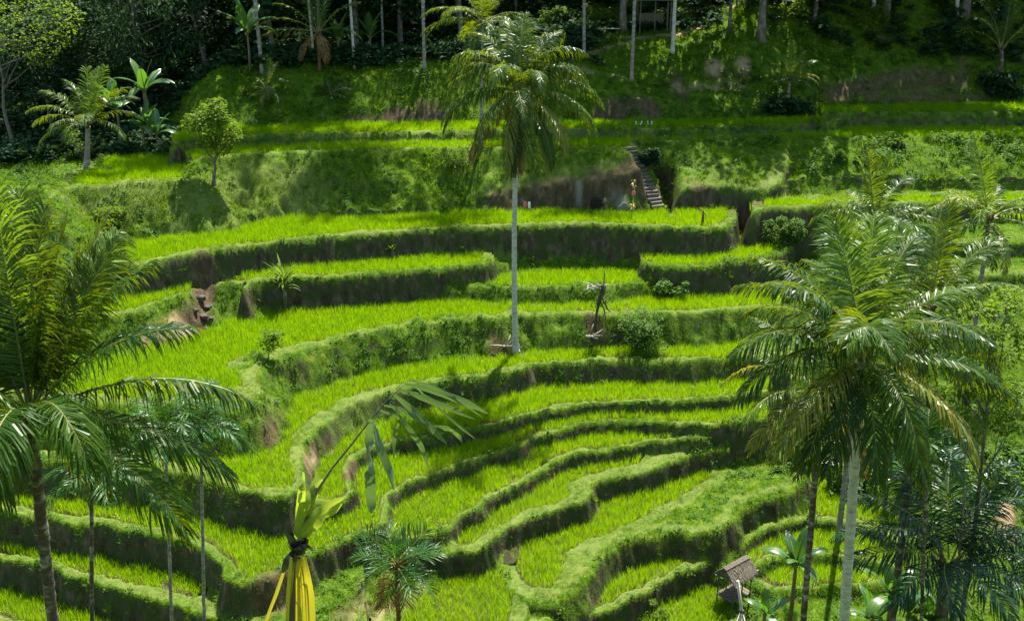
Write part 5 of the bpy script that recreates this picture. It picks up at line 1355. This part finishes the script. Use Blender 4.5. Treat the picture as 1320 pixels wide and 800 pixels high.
# cave mouth and lime crust on the dark wall
p0 = hit(767, 263); 
b = MB(); n = 14; V = []; F = []
pr = [(math.cos(a) * .40, math.sin(a) * .42) for a in np.linspace(math.pi, 0, 9)]; pr = [(-.40, -.45)] + [(x, z + .12) for x, z in pr] + [(.40, -.45)]
m_ = len(pr)
for yy, s in ((-.55, 1.12), (-.05, .95), (.9, .8)):
    for x, z in pr: V.append((x * s, yy, z * s))
for k in range(2):
    for j in range(m_ - 1): F.append((k * m_ + j, k * m_ + j + 1, (k + 1) * m_ + j + 1, (k + 1) * m_ + j))
F.append(tuple(range(m_ - 1, -1, -1)))
b.add(V, F); o = link('cave_mouth', b.mesh('cave_mouth', [M['hole']]), loc=p0 + np.array((0, -.1, .1)))
tag(o, 'small dark cave mouth in the earth wall behind the upper rice', 'cave')
# wet corner of the spoon-shaped plot
p0 = hit(656, 716); V = [(0, 0, 0)] + [(.75 * math.cos(a) * (1 + .25 * math.sin(3 * a + 1)) * (.55), 1.0 * math.sin(a) * (1 + .2 * math.cos(2 * a)), 0) for a in np.linspace(0, 2 * math.pi, 25)[:-1]]
o = link('water', mesh_np('water', V, [(0, 1 + i, 1 + (i + 1) % 24) for i in range(24)], [M['water']]), loc=p0 + np.array((.05, .1, .02)))
tag(o, 'small muddy puddle at the corner of the spoon-shaped plot', kind='structure')
# washout rocks
for i, (u, v, s_) in enumerate([(258,386,.35),(268,398,.28),(262,410,.33),(252,402,.22),(272,412,.2)]):
    p0 = hit(u, v); r_ = np.random.default_rng(60 + i); b = MB(); b.ball((0, 0, 0), s_, 0, 8, 6, (1, .8, .7))
    b.v = [tuple(np.array(q) * (1 + r_.normal(0, .13))) for q in b.v]
    tag(link('rock', b.mesh('rock', [M['deadwood']]), loc=p0 + np.array((0, 0, .1))), 'dark wet rock in the muddy washout', 'rock', 'rocks in the washout')

# festive pole with pink ornament on the long strip; dry banana stalk; scarecrow
p0 = hit(816, 284); p0 = np.array((p0[0], p0[1] + .6, sample(p0[0], p0[1] + .6)))
px = depth(p0) / FPX
t = thing('offering_pole', 'thin offering pole with a pink ornament and pale tassels in the rice below the stairs', 'pole', p0)
b = MB(); b.tube([(0, 0, 0), (0.02, 0, 25 * px), (.18, 0, 50 * px)], [.03, .022, .01], 5); link('pole', b.mesh('pole', [M['wood_pale']]), t)
b = MB(); b.ball((.03, -.03, 33 * px), .2, 0, 8, 6, (.75, .5, 1.2)); link('ornament', b.mesh('ornament', [M['red']], True), t)
for z in (14, 17, 20, 43, 47, 50):
    b = MB(); r_ = np.random.default_rng(z)
    for k in range(5):
        d = r_.normal(0, 1, 3); b.strip([np.array((.05, 0, z * px)), np.array((.05, 0, z * px)) + d * .1, np.array((.05, 0, z * px)) + d * .15 + G3 * .12], np.array((1.0, 0, 0)), [.03, .035, .01])
    link('tassel', b.mesh('tassel', [M['janur']]), t)
p0 = hit(679, 282); p0 = np.array((p0[0], p0[1] + 1.4, sample(p0[0], p0[1] + 1.4)))
t = thing('scarecrow', 'little scarecrow of sticks with red and white rags in the upper rice strip', 'scarecrow', p0)
b = MB(); b.tube([(0, 0, 0), (0, 0, 1.15)], .025, 5); b.tube([(-.45, 0, 1.15), (0, 0, .85), (.4, 0, 1.0)], .02, 5); link('stick', b.mesh('stick', [M['wood']]), t)
b = MB(); b.strip([np.array((-.12, -.03, 1.0)), np.array((-.1, -.05, .75)), np.array((-.16, -.03, .5))], np.array((1.0, 0, 0)), [.12, .14, .1]); link('red_rag', b.mesh('red_rag', [M['red']]), t)
b = MB(); b.strip([np.array((.2, -.03, .98)), np.array((.2, -.06, .75)), np.array((.22, -.03, .45))], np.array((1.0, 0, 0)), [.08, .1, .09]); link('white_rag', b.mesh('white_rag', [M['white']]), t)
p0 = hit(905, 291)
t = thing('dry_stalk', 'dry brown banana stalk with ragged leaves at the right end of the long strip', 'plant', p0)
b = MB(); b.tube([(0, 0, 0), (.02, 0, .6), (.04, 0, 1.15)], [.1, .09, .05], 7); link('stem', b.mesh('stem', [M['fiber']], True), t)
for i, (x, z) in enumerate([(-.7, 1.45), (-.45, 1.25), (.15, 1.7), (.22, 1.5), (-.25, .7), (.3, .6)]):
    b = MB(); b.strip([np.array((.03, 0, 1.0)), np.array((x * .5, -.03, (1 + z) / 2 + .1)), np.array((x, -.05, z))], np.array((0.3, .2, .6)), [.04, .07, .015]); link('leaf', b.mesh('leaf', [M['frond_dead']]), t)

# ducks
db = MB(); db.ball((0, 0, .2), .15, 0, 8, 6, (1.5, .9, .85)); db.tube([(.14, 0, .24), (.2, 0, .38), (.22, 0, .46)], [.07, .045, .04], 6); db.ball((.24, 0, .48), .065, 0, 7, 5); db.tube([(-.18, 0, .22), (-.3, 0, .28)], [.07, .015], 5)
DK = {c: db.mesh('body', [M[c]], True) for c in ('white', 'duck_brown')}
db = MB(); db.tube([(.28, 0, .475), (.37, 0, .46)], [.028, .014], 5); BK = db.mesh('beak', [M['orange']])
db = MB(); db.tube([(0, 0, .1), (.02, 0, 0)], [.018, .016], 4); db.box((.05, 0, .006), (.08, .06, .012)); LG = db.mesh('leg', [M['orange']])
for i, (u, c, lb, a) in enumerate([(802,'duck_brown','brown duck nearest the stairs',200),(808,'duck_brown','brown duck second from the stairs',150),(820,'white','white duck standing apart left of the close pair',90),(826,'white','tallest white duck in the middle of the row',60),(831,'duck_brown','dark duck between the white ones',20),(835.5,'white','white duck beside the last one',100),(840,'white','white duck at the right end of the row',80)]):
    p0 = hit(u, 164.2); p0 = np.array((p0[0], p0[1] + .1, sample(p0[0], p0[1] + .1)))
    t = thing('duck', lb + ' on the high terrace edge', 'duck', p0 + np.array((0, 0, .05)), 'ducks on the high terrace', R(a), .8)
    link('body', DK[c], t); link('beak', BK, t); link('leg', LG, t, (0, .06, 0)); link('leg', LG, t, (0, -.06, 0))

# bench, rail and bamboo shelter on the ridge
def bench(label, u0, u1, v, D, hgt=.55, name='bench', back=False):
    a, c = at_d(u0, v, D), at_d(u1, v, D); z = sample((a[0] + c[0]) / 2, D); m = (a + c) / 2; w = c[0] - a[0]
    t = thing(name, label, 'bench', (m[0], D, z))
    zz = max(m[2] - z, .4)
    for k in range(3):
        b = MB(); b.box((0, -.2 + .2 * k, zz), (w, .17, .05)); link('plank', b.mesh('plank', [M['wood_pale']]), t)
    for sx in (-.42, .42):
        for sy in (-.18, .18):
            b = MB(); b.box((w * sx, sy, zz / 2 - .1), (.09, .09, zz + .1)); link('leg', b.mesh('leg', [M['wood']]), t)
bench('plain wooden bench on the ridge beside the footpath', 768, 799, 37, hit(783, 47)[1] + .6)
bench('low wooden table at the top edge by the end of the path', 948, 972, 3, hit(960, 10)[1] + .8)
bench('low bench of planks at the top edge above the right slope', 1003, 1025, 6, hit(1012, 14)[1] + .8)
p0 = hit(848, 45); p0 = np.array((p0[0], p0[1] + 2.2, sample(p0[0], p0[1] + 2.2)))
t = thing('bamboo_shelter', 'open bamboo shelter with dark thatch at the top edge beside the pale trunk', 'shelter', p0)
for x in (-1.6, -.2, 1.0, 1.3):
    b = MB(); b.tube([(x, -1.2, -.2), (x, -1.2, 3.6)], .06, 6); link('post', b.mesh('post', [M['straw']]), t)
for x in (-1.6, 1.3):
    b = MB(); b.tube([(x, 1.2, -.2), (x, 1.2, 3.6)], .06, 6); link('post', b.mesh('post', [M['straw']]), t)
for sy in (-1, 1):
    b = MB(); b.add([(-2.3, 0, 4.9), (2.1, 0, 4.9), (2.1, sy * 2.0, 3.3), (-2.3, sy * 2.0, 3.3), (-2.3, 0, 4.7), (2.1, 0, 4.7), (2.1, sy * 2.0, 3.1), (-2.3, sy * 2.0, 3.1)], [(0, 1, 2, 3), (7, 6, 5, 4), (0, 3, 7, 4), (1, 5, 6, 2), (3, 2, 6, 7), (0, 4, 5, 1)])
    link('roof', b.mesh('roof', [M['wood']]), t)
b = MB(); b.box((-.3, .9, .9), (2.4, .06, 1.8)); link('back_wall', b.mesh('back_wall', [M['wood']]), t)

# ================================================================== HANGING PALM-LEAF POLE NEAR THE VIEWER
D0 = 5.2
def q3(u, v, D=D0): return at_d(u, v, D)
kn = q3(380, 705); gz = sample(kn[0], D0); o_ = np.array((kn[0], D0, gz))
t = thing('penjor_pole', 'tall bent bamboo pole with yellow palm-leaf strips and drooping leaves in front', 'pole', o_)
Q = lambda u, v, D=D0: q3(u, v, D) - o_
b = MB(); b.tube([np.zeros(3), Q(372, 860), Q(379, 760), Q(383, 705), Q(404, 640), Q(428, 603), Q(455, 570), Q(478, 540), Q(500, 515), Q(524, 492)], [.035, .028, .02, .014, .009, .007, .006, .005, .004, .002], 7)
link('stem', b.mesh('stem', [M['wood']], True), t)
r_ = np.random.default_rng(3)
def ribbon(pts, w, mat, nm, wdir=None, D=None):
    P = [Q(*p) for p in pts]; n = len(P); k = D0 / FPX * 1.15
    # smooth the traced centre line
    PP = []
    for i in range(n - 1):
        p0_, p1_, p2_, p3_ = P[max(i - 1, 0)], P[i], P[i + 1], P[min(i + 2, n - 1)]
        for j in range(4):
            tt = j / 4
            PP.append(.5 * (2 * p1_ + (p2_ - p0_) * tt + (2 * p0_ - 5 * p1_ + 4 * p2_ - p3_) * tt ** 2 + (3 * p1_ - p0_ - 3 * p2_ + p3_) * tt ** 3))
    PP.append(P[-1]); m = len(PP); V = []; F = []
    for i, p in enumerate(PP):
        T = PP[min(i + 1, m - 1)] - PP[max(i - 1, 0)]; T /= np.linalg.norm(T)
        s = np.cross(T, np.array((0.15, 1.0, .2))); s /= np.linalg.norm(s); nn = np.cross(s, T)
        f = i / (m - 1) * (len(w) - 1); a = int(min(f, len(w) - 2)); ww = (w[a] + (w[a + 1] - w[a]) * (f - a)) * k
        V += [p - s * ww + nn * ww * .35, p, p + s * ww + nn * ww * .35]
    for i in range(m - 1): F += [(3 * i, 3 * i + 1, 3 * i + 4, 3 * i + 3), (3 * i + 1, 3 * i + 2, 3 * i + 5, 3 * i + 4)]
    return link(nm, mesh_np(nm, V, F, [M[mat]], smooth=True), t)
for i in range(13):
    x0 = 375 + 18 * i / 12; x1 = 365 + 42 * i / 12 + r_.normal(0, 2); dd = r_.normal(0, .06)
    o = ribbon([(x0, 717, D0 + dd), (x0 + (x1 - x0) * .35, 740, D0 + dd - .03), (x0 + (x1 - x0) * .75, 775, D0 + dd), (x1, 850, D0 + dd)], [1.6, 2.1, 2.4, 1.8], 'janur', 'yellow_strip')
ribbon([(366, 735), (356, 765), (343, 800), (330, 850)], [2, 2.4, 2, 1.5], 'janur', 'yellow_strip')
for pts, w in [([(383,694),(392,665),(402,635),(410,612)], [5,8,7,2]), ([(386,696),(402,672),(420,655),(443,641)], [4,8,8,1]), ([(384,692),(386,660),(389,630),(391,608)], [4,6,5,1]), ([(388,696),(410,675),(428,660),(440,648)], [3,6,6,2]), ([(381,690),(392,650),(404,632),(414,618)], [4,7,5,1]), ([(385,694),(396,655),(410,630),(416,618)], [4,6,5,2])]:
    ribbon([(u, v, D0 + r_.normal(0, .05)) for u, v in pts], w, 'penjor_leaf', 'green_leaf')
for pts, w in [([(381,712),(375,698),(366,684)], [5,7,1]), ([(383,706),(372,690),(370,676)], [5,6,1]), ([(386,710),(395,706),(403,710)], [5,6,1]), ([(380,712),(370,725),(364,738)], [6,6,2]), ([(384,712),(390,700),(396,694)], [6,7,2]), ([(382,716),(376,726),(367,734)], [6,6,1]), ([(378,706),(383,712),(388,716)], [8,10,7])]:
    ribbon([(u, v, D0 - .04 + r_.normal(0, .03)) for u, v in pts], w, 'dark_wrap', 'dark_wrap')
for pts, w in [([(478,540),(475,570),(476,610),(478,650),(480,670)], [2,6.5,7,6.5,.5]), ([(481,545),(488,575),(500,605),(508,632)], [2,6,6,.5]), ([(487,528),(500,533),(512,538),(513,541)], [2,3,2.5,.5]), ([(493,522),(515,528),(540,542),(556,553)], [1,4,4,.5]), ([(502,520),(522,548),(542,575),(553,606)], [2,4.5,4,.5]),
               ([(507,508),(530,528),(555,553),(576,572)], [2,5.5,6,.5]), ([(514,503),(545,510),(570,524),(612,540)], [1.5,3,3.5,.5]), ([(521,495),(560,505),(600,520),(629,533)], [1.5,5,6,.5]), ([(528,490),(560,500),(590,516),(622,538)], [1.5,3,2.5,.5]), ([(534,497),(558,520),(590,548),(612,565)], [1,2,2,.5]),
               ([(514,545),(508,565),(508,590)], [1,3,.5]), ([(552,548),(575,553),(590,562),(596,570)], [1,4.5,4,.5]), ([(515,503),(540,512),(575,525),(595,529)], [2,4,5,1])]:
    ribbon([(u, v, D0 + r_.normal(0, .08)) for u, v in pts], w, 'bamboo_leaf', 'hanging_leaf')
